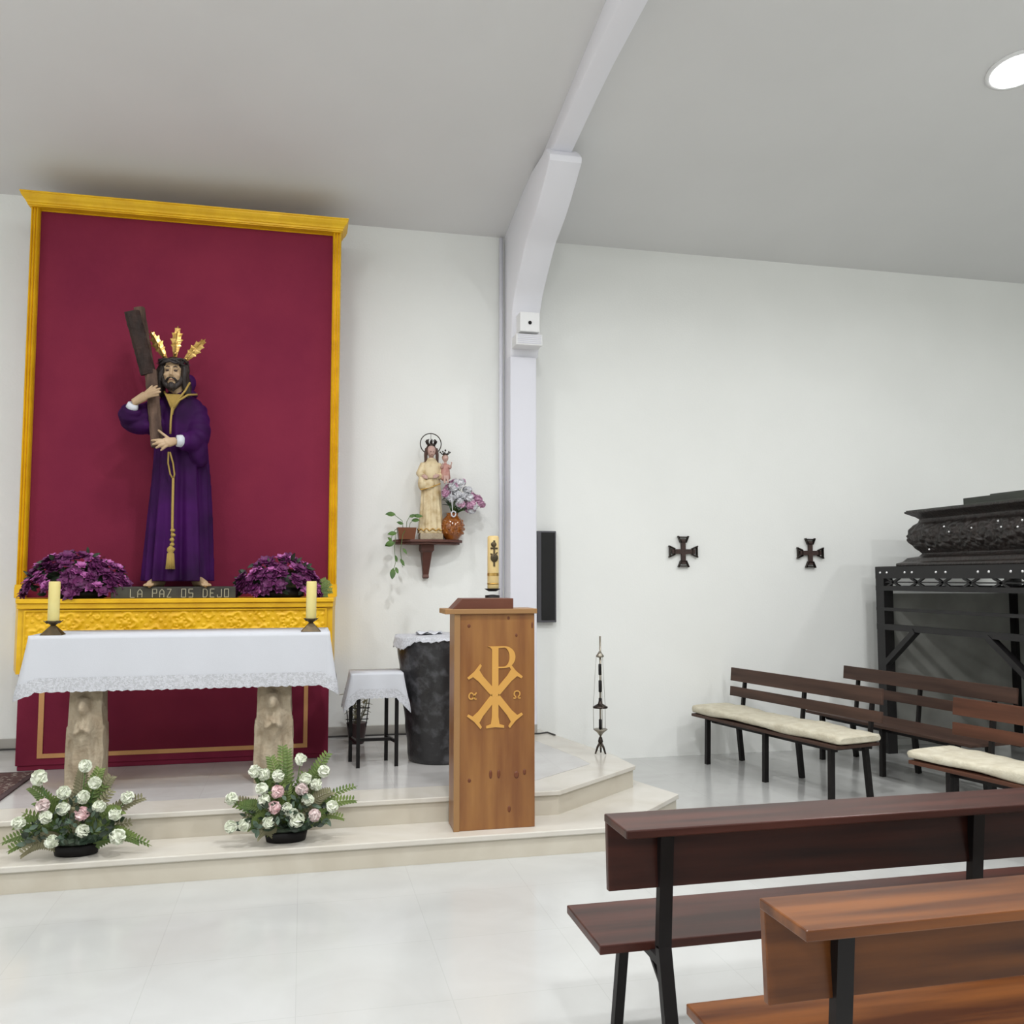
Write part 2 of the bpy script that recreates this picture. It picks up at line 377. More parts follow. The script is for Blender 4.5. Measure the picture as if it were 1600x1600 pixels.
# gold table body with relief panel
body = [(-1.965, 7.0), (.225, 7.0), (.255, 7.36), (.265, 7.88), (-2.16, 7.88), (-2.075, 7.36)]
rel(MB().prism([(x * 1.0, y + .02) if y < 7.1 else (x, y) for x, y in body], .97, 1.46, 'z'), 'table_body', 'gold', ret)
rel(MB().prism([(-1.97, 6.975), (.232, 6.975), (.262, 7.36), (.272, 7.88), (-2.17, 7.88), (-2.082, 7.36)], 1.468, 1.5, 'z').prism([(-1.965, 6.99), (.228, 6.99), (.258, 7.36), (.268, 7.88), (-2.165, 7.88), (-2.078, 7.36)], 1.43, 1.468, 'z'), 'table_top', 'gold', ret, bevel=.004)
def relief(u, v):
    x = -1.92 + 2.10 * u; z = 1.0 + .42 * v
    h = 0
    # six medallions with petals and scrolls between
    for k in range(11):
        cx = -1.92 + 2.10 * (k + .5) / 11; cz = 1.32 if k % 2 else 1.22
        dx, dz = x - cx, z - cz; r = math.hypot(dx, dz); a = math.atan2(dz, dx)
        h = max(h, .007 * math.exp(-((r - .065 - .012 * math.cos(5 * a)) / .014) ** 2))
        h = max(h, .009 * math.exp(-(r / .022) ** 2))
        h = max(h, .007 * math.exp(-((r - .035) / .008) ** 2) * (.5 + .5 * math.cos(8 * a)))
        cz2 = 1.12 if k % 2 else 1.38
        dx, dz = x - cx, z - cz2; r = math.hypot(dx, dz); a = math.atan2(dz, dx)
        h = max(h, .006 * math.exp(-((r - .03 - .012 * (a / PI)) / .009) ** 2))
    h = max(h, .004 * (math.sin(x * 95) * math.sin(z * 88) > .55))
    e = min(u, 1 - u) * 2.1; e2 = min(v, 1 - v) * .42
    if min(e, e2) < .012: h = .012
    return (x, 7.008 - h, z)
rel(MB().grid(relief, 480, 90), 'relief_panel', 'gold', ret, solid=0)
# velvet frontal under the table with braid border
rel(MB().box(-1.94, .205, 6.995, 7.5, .335, .972).box(-1.93, .195, 7.005, 7.6, .3, .335), 'velvet_frontal', 'maroon', ret, bevel=.006)
mb = MB()
mb.box(-1.80, -1.765, 6.989, 6.9955, .385, .965); mb.box(.022, .052, 6.989, 6.9955, .385, .965); mb.box(-1.765, .022, 6.989, 6.9955, .385, .415)
rel(mb, 'braid_border', 'braid', ret)

# plinth of the statue with lettering
pl = empty('statue_plinth', (-.92, 7.2, 1.5), 'low dark board plinth lettered LA PAZ OS DEJO under the purple robed statue', 'plinth')
rel(MB().box(-1.36, -.49, 7.03, 7.42, 1.5, 1.585), 'board', 'greenstone', pl, bevel=.004)
def strokes(mb, lines, ox, oz, sx, sz, y, w, t):
    for ln in lines:
        for (a, b), (c, d) in zip(ln[:-1], ln[1:]):
            mb.bar((ox + a * sx, y, oz + b * sz), (ox + c * sx, y, oz + d * sz), t, w, up=(0, 1, 0)) if False else \
                mb.bar((ox + a * sx, y, oz + b * sz), (ox + c * sx, y, oz + d * sz), w, t, up=(0, 1, 0))
G = {'L': [[(0, 1), (0, 0), (.8, 0)]], 'A': [[(0, 0), (0, .7), (.4, 1), (.8, .7), (.8, 0)], [(0, .4), (.8, .4)]],
     'P': [[(0, 0), (0, 1), (.8, 1), (.8, .5), (0, .5)]], 'Z': [[(0, 1), (.8, 1), (0, 0), (.8, 0)]],
     'O': [[(0, 0), (0, 1), (.8, 1), (.8, 0), (0, 0)]], 'S': [[(.8, 1), (0, 1), (0, .5), (.8, .5), (.8, 0), (0, 0)]],
     'D': [[(0, 0), (0, 1), (.55, 1), (.8, .8), (.8, .2), (.55, 0), (0, 0)]], 'E': [[(.8, 1), (0, 1), (0, 0), (.8, 0)], [(0, .5), (.6, .5)]],
     'J': [[(.8, 1), (.8, 0), (0, 0), (0, .3)]]}
text = 'LA PAZ OS DEJO'; cw = .0505; ox = -1.225; i = 0
for word in text.split(' '):
    mb = MB()
    for ch in word:
        strokes(mb, G[ch], ox + i * cw, 1.508, .036, .060, 7.0275, .0055, .005); i += 1
    i += 1
    rel(mb, 'inscribed_word', 'letter', pl)

# ------------------------------------------------------------------ statue carrying the cross
def hand(mb, W, tips, thumb, n, palm_r=.013, fr=.0085, cup=.02):
    """W wrist, tips: list of four fingertip points, thumb tip, n: back-of-hand normal"""
    W = Vector(W); n = Vector(n).normalized()
    tips = [Vector(t) for t in tips]; mid = sum(tips, Vector()) / 4
    for i, t in enumerate(tips):
        d = t - W
        spread = (t - mid) * .62
        K = W + (mid - W) * .5 + spread * .75 + n * cup * .6
        L1 = K + (t - K) * .45 + n * cup * .45
        L2 = K + (t - K) * .78 + n * cup * .18
        mb.tube([W + spread * .25, K], [palm_r * 1.15, palm_r * 1.05], 8)
        mb.tube([K, L1, L2, t], [fr * 1.12, fr, fr * .9, fr * .72], 8)
        mb.ell(t, (fr * .72,) * 3, n=8); mb.ell(K, (fr * 1.25,) * 3, n=8)
    T = Vector(thumb); a = W + (mid - W) * .18
    side = (T - a)
    mb.tube([a, a + side * .45 + n * .004, a + side * .75, T], [.014, .0115, .010, .008], 8)
    mb.ell(T, (.008,) * 3, n=8)

st = empty('religious_statue', (-.93, 7.2, 1.585), 'life-size statue in purple velvet robe with gold cord, standing before maroon velvet', 'statue')
b = MB()
# torso, neck, head
b.tube([(-.93, 7.24, 2.30), (-.93, 7.24, 2.60), (-.935, 7.22, 2.85), (-.94, 7.2, 2.98), (-.945, 7.18, 3.03)], [.13, .125, .15, .13, .06], 16, flat=.7)
b.tube([(-.945, 7.18, 2.98), (-.965, 7.13, 3.12)], [.058, .054], 12)
H = Vector((-.985, 7.10, 3.19))
b.ell(H + Vector((0, .02, .035)), (.076, .093, .085))
b.ell(H + Vector((0, -.022, -.02)), (.062, .066, .085))
b.ell(H + Vector((0, -.05, -.085)), (.032, .03, .026))
b.ell(H + Vector((-.035, -.05, -.02)), (.026, .026, .024)); b.ell(H + Vector((.035, -.05, -.02)), (.026, .026, .024))
b.tube([H + Vector((-.05, -.062, .036)), H + Vector((0, -.079, .034)), H + Vector((.05, -.062, .036))], [.011, .013, .011], 8)
b.tube([H + Vector((0, -.078, .03)), H + Vector((0, -.095, -.005)), H + Vector((0, -.105, -.028))], [.008, .010, .013], 8)
b.ell(H + Vector((-.011, -.09, -.03)), (.009, .009, .007)); b.ell(H + Vector((.011, -.09, -.03)), (.009, .009, .007))
for s in (-1, 1): b.ell(H + Vector((s * .027, -.066, .012)), (.013, .010, .009))
b.tube([H + Vector((-.02, -.079, -.058)), H + Vector((0, -.088, -.056)), H + Vector((.02, -.079, -.058))], [.006, .009, .006], 8)
b.ell(H + Vector((0, -.083, -.068)), (.016, .009, .006))
for s in (-1, 1): b.ell(H + Vector((s * .075, .012, -.0)), (.009, .018, .028))
# arms
b.tube([(-1.07, 7.2, 2.94), (-1.25, 7.07, 2.80), (-1.235, 6.99, 2.93)], [.05, .042, .026], 12)
b.tube([(-.80, 7.2, 2.94), (-.765, 7.12, 2.68), (-.93, 7.0, 2.665)], [.05, .042, .026], 12)
hand(b, (-1.235, 6.975, 2.935), [(-1.072, 6.95, 3.062), (-1.05, 6.938, 3.042), (-1.048, 6.942, 3.018), (-1.062, 6.95, 2.996)], (-1.115, 7.0, 3.07), (-.2, -1, .3), .021, .0115)
hand(b, (-.935, 6.985, 2.665), [(-1.095, 6.935, 2.655), (-1.085, 6.925, 2.625), (-1.062, 6.925, 2.600), (-1.03, 6.94, 2.585)], (-1.055, 6.965, 2.735), (.1, -1, .1), .019, .0112)
# legs and feet
for sx, tx in ((-1.03, -1.10), (-.80, -.70)):
    b.tube([(-.93 + (sx + .93) * .5, 7.25, 2.35), (sx, 7.25, 2.0), (sx, 7.22, 1.70), (sx, 7.2, 1.64)], [.09, .065, .045, .04], 12)
    hx = Vector((sx, 7.2, 1.62)); tt = Vector((tx, 7.02, 1.603))
    b.tube([hx, hx + (tt - hx) * .5 + Vector((0, 0, .012)), tt], [.036, .036, .026], 12, flat=.75)
    d = (tt - hx).normalized(); sd = d.cross(Vector((0, 0, 1)))
    for k in range(5):
        o_ = sd * (k - 2) * .0145
        p = tt + o_ - d * .01; q = p + d * (.035 - abs(k - 2) * .006) - Vector((0, 0, .006))
        b.tube([p, q], [.0095, .0085], 8); b.ell(q, (.0085,) * 3, n=8)
w0 = st.location
fig = rel(b, 'figure', 'skin', st, voxel=.0045, smooth_it=3)
# face paint parts; eyes enlarged and darkened to stand in for socket shade
for s in (-1, 1):
    rel(MB().ell(H + Vector((s * .027, -.0745, .011)), (.0165, .008, .0085)), 'eye', 'eye', st)
    rel(MB().tube([H + Vector((s * .013, -.089, .036)), H + Vector((s * .03, -.083, .041)), H + Vector((s * .052, -.066, .034))], [.003, .0045, .002], 6), 'eyebrow', 'hair', st)
rel(MB().tube([H + Vector((-.016, -.087, -.061)), H + Vector((0, -.095, -.0605)), H + Vector((.016, -.087, -.061))], [.003, .0055, .003], 8), 'lips', 'lip', st)
# beard and moustache
mb = MB()
for s in (-1, 1):
    mb.tube([H + Vector((s * .004, -.093, -.046)), H + Vector((s * .022, -.083, -.05)), H + Vector((s * .04, -.062, -.07))], [.006, .009, .010], 8)
    mb.tube([H + Vector((s * .062, -.012, .0)), H + Vector((s * .062, -.024, -.04)), H + Vector((s * .048, -.04, -.08)), H + Vector((s * .016, -.055, -.115))], [.013, .019, .024, .022], 10)
mb.ell(H + Vector((0, -.058, -.105)), (.034, .03, .03)); mb.ell(H + Vector((0, -.068, -.085)), (.02, .018, .012))
for s in (-1, 1): mb.tube([H + Vector((s * .012, -.06, -.11)), H + Vector((s * .014, -.055, -.145))], [.017, .008], 8)
rel(mb, 'beard', 'hair', st, voxel=.004, smooth_it=2)
# hair
mb = MB()
mb.ell(H + Vector((0, .035, .055)), (.088, .098, .085))
for s in (-1, 1):
    for k in range(7):
        a = k / 6
        x = s * (.072 + .018 * math.sin(k)); y = -.02 + .11 * a
        pts = []
        for t in range(7):
            v = t / 6
            pts.append(H + Vector((x + s * (.028 * v) + .008 * math.sin(9 * v + k), y + .02 * v + .006 * math.cos(8 * v + k), .07 - .25 * v)))
        mb.tube(pts, [.022, .026, .026, .024, .022, .019, .008], 8)
rel(mb, 'hair', 'hair', st, voxel=.006, smooth_it=1)
# crown of thorns
mb = MB()
for k in range(3):
    pts = [H + Vector(((.096 + .006 * math.sin(5 * a + k * 2)) * math.cos(a), .02 + (.108 + .006 * math.cos(4 * a + k)) * math.sin(a), .078 + .014 * math.sin(3 * a + k * 2.1) + .006 * k)) for a in [2 * PI * i / 40 for i in range(41)]]
    mb.tube(pts, .010, 6)
for k in range(34):
    a = 2 * PI * k / 34; p = H + Vector((.1 * math.cos(a), .02 + .112 * math.sin(a), .082 + .012 * math.sin(7 * a)))
    d = Vector((math.cos(a), math.sin(a), random.uniform(-.9, .9))).normalized() * .026
    mb.tube([p, p + d], [.0035, .0005], 5)
rel(mb, 'crown_of_thorns', 'thorn', st)
# three gold flame rays
def ray(base, top, wmax):
    base, top = Vector(base), Vector(top); d = top - base; n_ = Vector((0, 1, 0)); s_ = d.cross(n_).normalized()
    L = []; k = 9
    prof = [(0, .32), (.12, .42), (.2, .55), (.3, .62), (.36, .92), (.40, .7), (.48, .82), (.56, 1.12), (.58, .72), (.66, .72), (.76, .95), (.75, .5), (.84, .42), (.92, .5), (.9, .22), (1, 0)]
    pts = [base + d * a + s_ * w * wmax / 2 for a, w in prof] + [base + d * a - s_ * w * wmax / 2 for a, w in reversed(prof[:-1])]
    n = len(pts); mb = MB()
    c = [base + d * a for a in (0.02, .25, .5, .75)]
    vs = [p + n_ * .003 for p in pts] + [p - n_ * .003 for p in pts]
    # ridged front: fan per outline towards spine
    sp = [base + d * prof[min(i, 2 * len(prof) - 2 - i)][0] * .985 for i in range(n)]
    vs += [p - n_ * .012 for p in sp] + [p + n_ * .010 for p in sp]
    fs = []
    for i in range(n - 1):
        fs.append((i, i + 1, n + i + 1, n + i)); fs.append((n + i, n + i + 1, 2 * n + i + 1, 2 * n + i)); fs.append((i + 1, i, 3 * n + i, 3 * n + i + 1))
    mb.add(vs, fs); mb.tube([base + d * .02 - n_ * .012, base + d * .8 - n_ * .012], [.007, .003], 6)
    mb.ell(base + d * .1 - n_ * .01, (.014, .01, .012), n=8); mb.ell(base + d * .45 - n_ * .01, (.010, .01, .016), n=8)
    rel(mb, 'crown_ray', 'goldb', st)
ray(H + Vector((-.055, .02, .115)), H + Vector((-.175, .04, .335)), .085)
ray(H + Vector((.008, .03, .14)), H + Vector((.022, .04, .385)), .085)
ray(H + Vector((.075, .02, .105)), H + Vector((.225, .04, .295)), .085)
# robe
def lerp_rows(rows, t):
    n = len(rows) - 1; x = t * n; i = min(int(x), n - 1); f = x - i
    f = f * f * (3 - 2 * f) if False else f
    return [a + (b_ - a) * f for a, b_ in zip(rows[i], rows[i + 1])]
rows = [(-.925, 7.20, 1.625, .238, .19, 1.1), (-.925, 7.21, 1.80, .228, .18, 1.0), (-.925, 7.22, 2.1, .212, .165, .85), (-.925, 7.22, 2.4, .198, .155, .6),
        (-.93, 7.22, 2.62, .19, .145, .35), (-.935, 7.21, 2.80, .187, .14, .2), (-.937, 7.2, 2.93, .185, .125, .1), (-.94, 7.19, 3.0, .155, .10, .05), (-.945, 7.18, 3.045, .10, .08, 0), (-.95, 7.17, 3.075, .062, .062, 0)]
def robe(u, v):
    cx, cy, z, rx, ry, fo = lerp_rows(rows, v); a = 2 * PI * u
    fold = fo * (.024 * math.sin(11 * a + 1.2 * math.sin(3 * a)) + .012 * math.sin(19 * a + 2 + z * 2) + .008 * math.sin(5 * a + z * 3))
    return (cx + (rx + fold) * math.cos(a), cy + (ry + fold) * math.sin(a), z)
mb = MB(); N1, N2 = 160, 60
mb.grid(robe, N1, N2, close_u=True)
o_ = 0; mb.f.append(tuple(reversed(range(N1)))); mb.f.append(tuple((N2 - 1) * N1 + j for j in range(N1)))
# sleeves as deep bells
def sleeve(pts, rads, drape):
    pp = []; rr = []
    n = 22
    for i in range(n):
        t = i / (n - 1) * (len(pts) - 1); k = min(int(t), len(pts) - 2); f = t - k
        p = Vector(pts[k]).lerp(Vector(pts[k + 1]), f); r = rads[k] + (rads[k + 1] - rads[k]) * f
        pp.append(p); rr.append(r * (1 + .05 * math.sin(i * 1.7)))
    mb.tube(pp, rr, 20)
    for q, r in drape: mb.ell(q, r)
sleeve([(-1.04, 7.2, 2.93), (-1.14, 7.16, 2.885), (-1.24, 7.08, 2.825), (-1.262, 7.03, 2.86), (-1.245, 7.0, 2.905)], [.095, .10, .105, .088, .062],
       [((-1.20, 7.07, 2.775), (.11, .09, .06)), ((-1.12, 7.13, 2.80), (.09, .09, .08))])
sleeve([(-.83, 7.2, 2.94), (-.80, 7.16, 2.84), (-.785, 7.11, 2.72), (-.83, 7.05, 2.665), (-.905, 7.0, 2.665)], [.085, .085, .085, .08, .06],
       [((-.785, 7.09, 2.61), (.07, .07, .11)), ((-.765, 7.10, 2.55), (.05, .055, .07))])
rb_ = rel(mb, 'robe', 'purple', st, voxel=.0085, smooth_it=2)
# white cuffs
rel(MB().tube([(-1.252, 7.0, 2.89), (-1.238, 6.978, 2.93)], [.047, .036], 14), 'cuff', 'cloth', st)
rel(MB().tube([(-.885, 7.0, 2.665), (-.93, 6.985, 2.665)], [.05, .043], 14), 'cuff', 'cloth', st)
# hood collar piece and gold trimmed neckline
rel(MB().ell((-.90, 7.20, 3.13), (.07, .06, .09), (0, R(25), 0)).ell((-.865, 7.17, 3.06), (.06, .055, .03), (0, R(20), 0)), 'hood', 'purple', st, voxel=.007, smooth_it=2)
mb = MB()
mb.tube([(-.862, 7.10, 3.13), (-.89, 7.07, 3.06), (-.935, 7.05, 2.99), (-.965, 7.045, 2.93), (-.975, 7.042, 2.87)], .008, 8)
mb.tube([(-.81, 7.12, 3.045), (-.87, 7.07, 3.03), (-.93, 7.05, 2.98), (-.968, 7.042, 2.92)], .008, 8)
mb.tube([(-1.04, 7.09, 3.05), (-1.01, 7.055, 2.99), (-.98, 7.045, 2.92)], .008, 8)
mb.tube([(-.975, 7.04, 2.93), (-.982, 7.035, 2.82), (-.98, 7.02, 2.72)], .008, 8)
mb.add([(-1.035, 7.062, 3.03), (-.90, 7.062, 3.03), (-.968, 7.05, 2.9), (-1.035, 7.09, 3.03), (-.90, 7.09, 3.03), (-.968, 7.08, 2.9)], [(0, 1, 2), (5, 4, 3), (0, 3, 4, 1), (1, 4, 5, 2), (2, 5, 3, 0)])
rel(mb, 'neck_cord', 'goldc', st)
mb = MB()
mb.tube([(-.985, 6.985, 2.58), (-.99, 7.02, 2.50), (-.975, 7.035, 2.42), (-.955, 7.04, 2.385)], .006, 8)
mb.tube([(-.975, 6.985, 2.58), (-.955, 7.02, 2.50), (-.945, 7.035, 2.42), (-.952, 7.04, 2.385)], .006, 8)
mb.tube([(-.953, 7.035, 2.39), (-.95, 7.02, 2.2), (-.945, 7.0, 2.02), (-.94, 6.99, 1.9)], .0095, 8)
for k in range(5): mb.ell((-.94 + .004 * math.sin(k * 2), 6.985, 2.0 - k * .035), (.018, .015, .014), n=8)
rel(mb, 'waist_cord', 'goldc', st)
mb = MB()
mb.lathe([(.004, 0.02), (.024, 0), (.027, -.02), (.018, -.035), (.023, -.045), (.027, -.12), (.028, -.15), (.004, -.15)], (-.95, 6.985, 1.87), 12)
for k in range(14):
    a = 2 * PI * k / 14; mb.tube([(-.95 + .02 * math.cos(a), 6.985 + .02 * math.sin(a), 1.83), (-.95 + .029 * math.cos(a), 6.985 + .029 * math.sin(a), 1.715)], .005, 5)
rel(mb, 'tassel', 'goldc', st)

# the cross carried on the shoulder
cr = empty('carried_cross', (-1.08, 7.07, 2.62), 'rough dark wooden cross held upright in both hands of the purple robed statue', 'cross')
def rough_beam(pts, w, d, name, m):
    mb = MB(); pts = [Vector(p) for p in pts]; a, b_ = pts; t = (b_ - a); n = 26
    tn = t.normalized(); x = tn.cross(Vector((0, 1, 0))).normalized(); y = x.cross(tn)
    vs = []
    rnd = random.Random(len(name))
    for i in range(n):
        p = a + t * i / (n - 1)
        for j in range(12):
            an = 2 * PI * j / 12; cx_, sy_ = math.cos(an), math.sin(an)
            k = 1 / max(abs(cx_), abs(sy_)) ; k = k ** .8
            q = 1 + .06 * math.sin(i * .9 + j * 2) + rnd.uniform(-.03, .03)
            vs.append(p + x * cx_ * k * w / 2 * q + y * sy_ * k * d / 2 * q)
    fs = [(i * 12 + j, i * 12 + (j + 1) % 12, (i + 1) * 12 + (j + 1) % 12, (i + 1) * 12 + j) for i in range(n - 1) for j in range(12)]
    fs += [tuple(reversed(range(12))), tuple((n - 1) * 12 + j for j in range(12))]
    mb.add(vs, fs)
    return rel(mb, name, m, cr, bevel=.004)
rough_beam([(-1.068, 7.02, 2.62), (-1.135, 7.06, 3.20)], .085, .08, 'lower_beam', 'crosswood')
rough_beam([(-1.152, 7.06, 3.17), (-1.268, 6.98, 3.62)], .105, .10, 'upper_beam', 'crossdark')
rough_beam([(-1.145, 7.14, 3.14), (-1.235, 7.08, 3.68)], .075, .09, 'rear_beam', 'crosswood')

# ------------------------------------------------------------------ flowers
def petal_ball(c, r, rnd, n=26, cup=.5):
    """ruffled flower head made of many small curved petals"""
    mb = MB(); c = Vector(c)
    for k in range(n):
        z = 1 - 1.55 * (k + .5) / n; a = k * 2.39996; s = math.sqrt(max(0, 1 - z * z))
        d = Vector((s * math.cos(a), s * math.sin(a), z)); t = d.orthogonal().normalized(); t.rotate(Matrix.Rotation(rnd.uniform(0, 6.28), 3, d)); q = d.cross(t)
        w = r * .52; base = c + d * r * .35; h = r * rnd.uniform(.55, .7)
        vs = [base - t * w * .4, base + t * w * .4, base + d * h * .6 - t * w + q * w * .3, base + d * h * .75 + q * w * .45, base + d * h * .6 + t * w + q * w * .3, base + d * h * .95 - t * w * .55 + q * w * .2, base + d * h * .95 + t * w * .55 + q * w * .2]
        mb.add(vs, [(0, 1, 4, 3, 2), (2, 3, 5), (3, 4, 6), (3, 6, 5)], True)
    mb.ell(c, (r * .72, r * .72, r * .66), n=10)
    return mb
def leaf(mb, base, d, length, width, nrm=(0, 0, 1), droop=.2):
    base, d, nrm = Vector(base), Vector(d).normalized(), Vector(nrm)
    s = d.cross(nrm)
    if s.length < .1: s = d.cross(Vector((0, 1, 0)))
    s.normalize(); n_ = s.cross(d)
    prof = [(0, .08), (.2, .7), (.45, 1), (.7, .8), (.9, .35), (1, .02)]
    vs = []
    for a, w_ in prof:
        p = base + d * length * a - n_ * droop * length * a * a
        vs += [p - s * width / 2 * w_ + n_ * width * .12, p - n_ * .0, p + s * width / 2 * w_ + n_ * width * .12]
    fs = []
    for i in range(len(prof) - 1):
        fs += [(i * 3, i * 3 + 1, i * 3 + 4, i * 3 + 3), (i * 3 + 1, i * 3 + 2, i * 3 + 5, i * 3 + 4)]
    mb.add(vs, fs, True)
def fern(mb, base, tip, w, n=14, sag=.05):
    base, tip = Vector(base), Vector(tip); d = tip - base; L = d.length
    pts = [base + d * t + Vector((0, 0, sag * math.sin(PI * t))) for t in [i / 10 for i in range(11)]]
    mb.tube(pts, [.003] * 10 + [.001], 5)
    side = d.cross(Vector((0, 1, 0)));
    if side.length < .05: side = Vector((1, 0, 0))
    side.normalize()
    for k in range(n):
        t = .15 + .82 * k / n; p = base + d * t + Vector((0, 0, sag * math.sin(PI * t)))
        ll = w * (1 - .75 * t) + .012
        for s in (-1, 1):
            leaf(mb, p, d.normalized() * .7 + side * s, ll, ll * .3 + .004, nrm=(0, -1, .3), droop=.1)

FL = [(.041, -.047, .481, 'w'), (-.187, -.051, .429, 'W'), (-.057, -.075, .351, 'w'), (.042, -.083, .323, 'w'), (.126, -.091, .269, 'w'), (-.053, -.093, .27, 'w'), (-.137, -.094, .231, 'w'), (-.273, -.073, .203, 'w'), (.055, -.121, .155, 'w'), (-.095, -.124, .109, 'w'), (.228, -.107, .108, 'W'), (.209, -.089, .226, 'w'), (.263, -.065, .306, 'w'), (-.154, -.081, .289, 'p'), (.096, -.065, .392, 'w'), (.043, -.102, .239, 'P')]
FR = [(.075, -.049, .466, 'w'), (-.176, -.056, .412, 'w'), (-.127, -.063, .394, 'w'), (-.047, -.069, .382, 'w'), (.205, -.057, .394, 'w'), (.104, -.072, .358, 'w'), (.164, -.074, .325, 'w'), (-.137, -.078, .317, 'w'), (.085, -.085, .305, 'p'), (-.121, -.092, .257, 'w'), (.118, -.094, .249, 'w'), (-.299, -.061, .266, 'w'), (.005, -.11, .205, 'w'), (.254, -.081, .199, 'w'), (.156, -.108, .162, 'p'), (.059, -.122, .147, 'W'), (-.094, -.12, .141, 'w'), (-.299, -.079, .119, 'w'), (-.223, -.099, .129, 'w'), (.035, -.117, .176, 'w'), (-.05, -.087, .3, 'P'), (-.065, -.106, .216, 'P')]
def white_arrangement(loc, flowers, label, seed, fronds):
    rnd = random.Random(seed)
    t = empty('flower_arrangement', loc, label, 'flower arrangement')
    MB().lathe([(.085, 0), (.105, .005), (.115, .055), (.105, .06), (.02, .06)], n=20, sx=1.05, sy=.6).obj('tray', 'black', t)
    MB().ell((0, 0, .065), (.10, .055, .05)).obj('foam', 'leafd', t)
    st_ = MB()
    for x, y, z, k in flowers:
        st_.tube([(x * .15, y * .2, .07), (x * .7, y * .7, z * .62 + .02), (x, y + .008, z - .012)], .0028, 5)
    st_.obj('stems', 'leaf', t)
    for i, (x, y, z, k) in enumerate(flowers):
        r = {'w': .041, 'W': .050, 'p': .043, 'P': .044}[k]
        m = {'w': 'carn', 'W': 'carn', 'p': 'carnc', 'P': 'carnp'}[k]
        o = petal_ball((0, 0, 0), r * .9, rnd, 30).obj('rose' if k == 'P' else 'carnation', m, t, recalc=False)
        d = Vector((x * .9, y - .35, z * .35 + .12)).normalized()
        o.location = (x, y, z); o.rotation_euler = d.to_track_quat('Z', 'Y').to_euler()
    mb = MB(); mb2 = MB()
    for (x, y, z, w_) in fronds: fern(mb if rnd.random() < .7 else mb2, (x * .12, y * .2, .07), (x, y, z), w_, 16)
    for k in range(26):
        a = rnd.uniform(0, 2 * PI); l = rnd.uniform(.14, .3); e = rnd.uniform(.1, 1.3)
        fern(mb if k % 3 else mb2, (0, 0, .07), (math.cos(a) * l * math.cos(e) * 1.25, math.sin(a) * l * math.cos(e) * .4 - .02, .07 + l * math.sin(e) * 1.25), .055, 12, .02)
    mb.obj('fern_fronds', 'fern', t, recalc=False); mb2.obj('dry_fronds', 'ferny', t, recalc=False)
    mb = MB(); mb2 = MB()
    for k in range(150):
        a = rnd.uniform(0, 2 * PI); rr = rnd.random() ** .6
        x = math.cos(a) * rr * .24; h = rnd.uniform(.08, .36 * (1 - .5 * rr)); y = -.06 + math.sin(a) * .06
        d = Vector((x * 2 + rnd.uniform(-.5, .5), -rnd.random() * .7, rnd.uniform(-.3, .8)))
        leaf(mb if k % 2 else mb2, (x, y, h), d, rnd.uniform(.035, .06), rnd.uniform(.016, .028), nrm=(rnd.uniform(-.4, .4), -1, .5))
    for k in range(14):
        a = rnd.uniform(-1, 1); leaf(mb2, (a * .08, -.05, .085), (a, -.5, .1 + rnd.uniform(-.1, .3)), .075, .045, nrm=(0, -.7, .7))
    mb.obj('leaves', 'leafd', t, recalc=False); mb2.obj('grey_green_leaves', 'euca', t, recalc=False)
    return t
white_arrangement((-1.18, 5.42, .146), FL, 'white carnation arrangement on the lower step, in front of the left altar leg', 11,
    [(.12, -.03, .47, .07), (.18, -.02, .42, .07), (-.30, -.06, .18, .08), (-.33, -.06, .05, .06), (.36, -.06, .30, .06), (.34, -.08, .06, .07), (.40, -.08, .04, .04), (-.2, -.05, .30, .08), (.25, -.1, .24, .08), (-.36, -.07, .10, .05), (-.26, -.08, .03, .07), (.02, 0, .46, .07), (-.24, -.03, .38, .07)])
white_arrangement((-.07, 5.42, .146), FR, 'white carnation arrangement on the lower step, in front of the right altar leg', 12,
    [(-.03, 0, .55, .07), (.0, 0, .53, .06), (-.10, -.01, .49, .07), (.24, -.02, .50, .07), (.20, -.02, .42, .08), (-.18, -.03, .40, .07), (-.26, -.05, .22, .07), (.40, -.06, .22, .06), (.33, -.07, .12, .05), (-.34, -.05, .26, .05), (-.15, -.09, .05, .08), (.26, -.08, .28, .07), (.40, -.05, .30, .04), (-.2, -.08, .1, .08)])

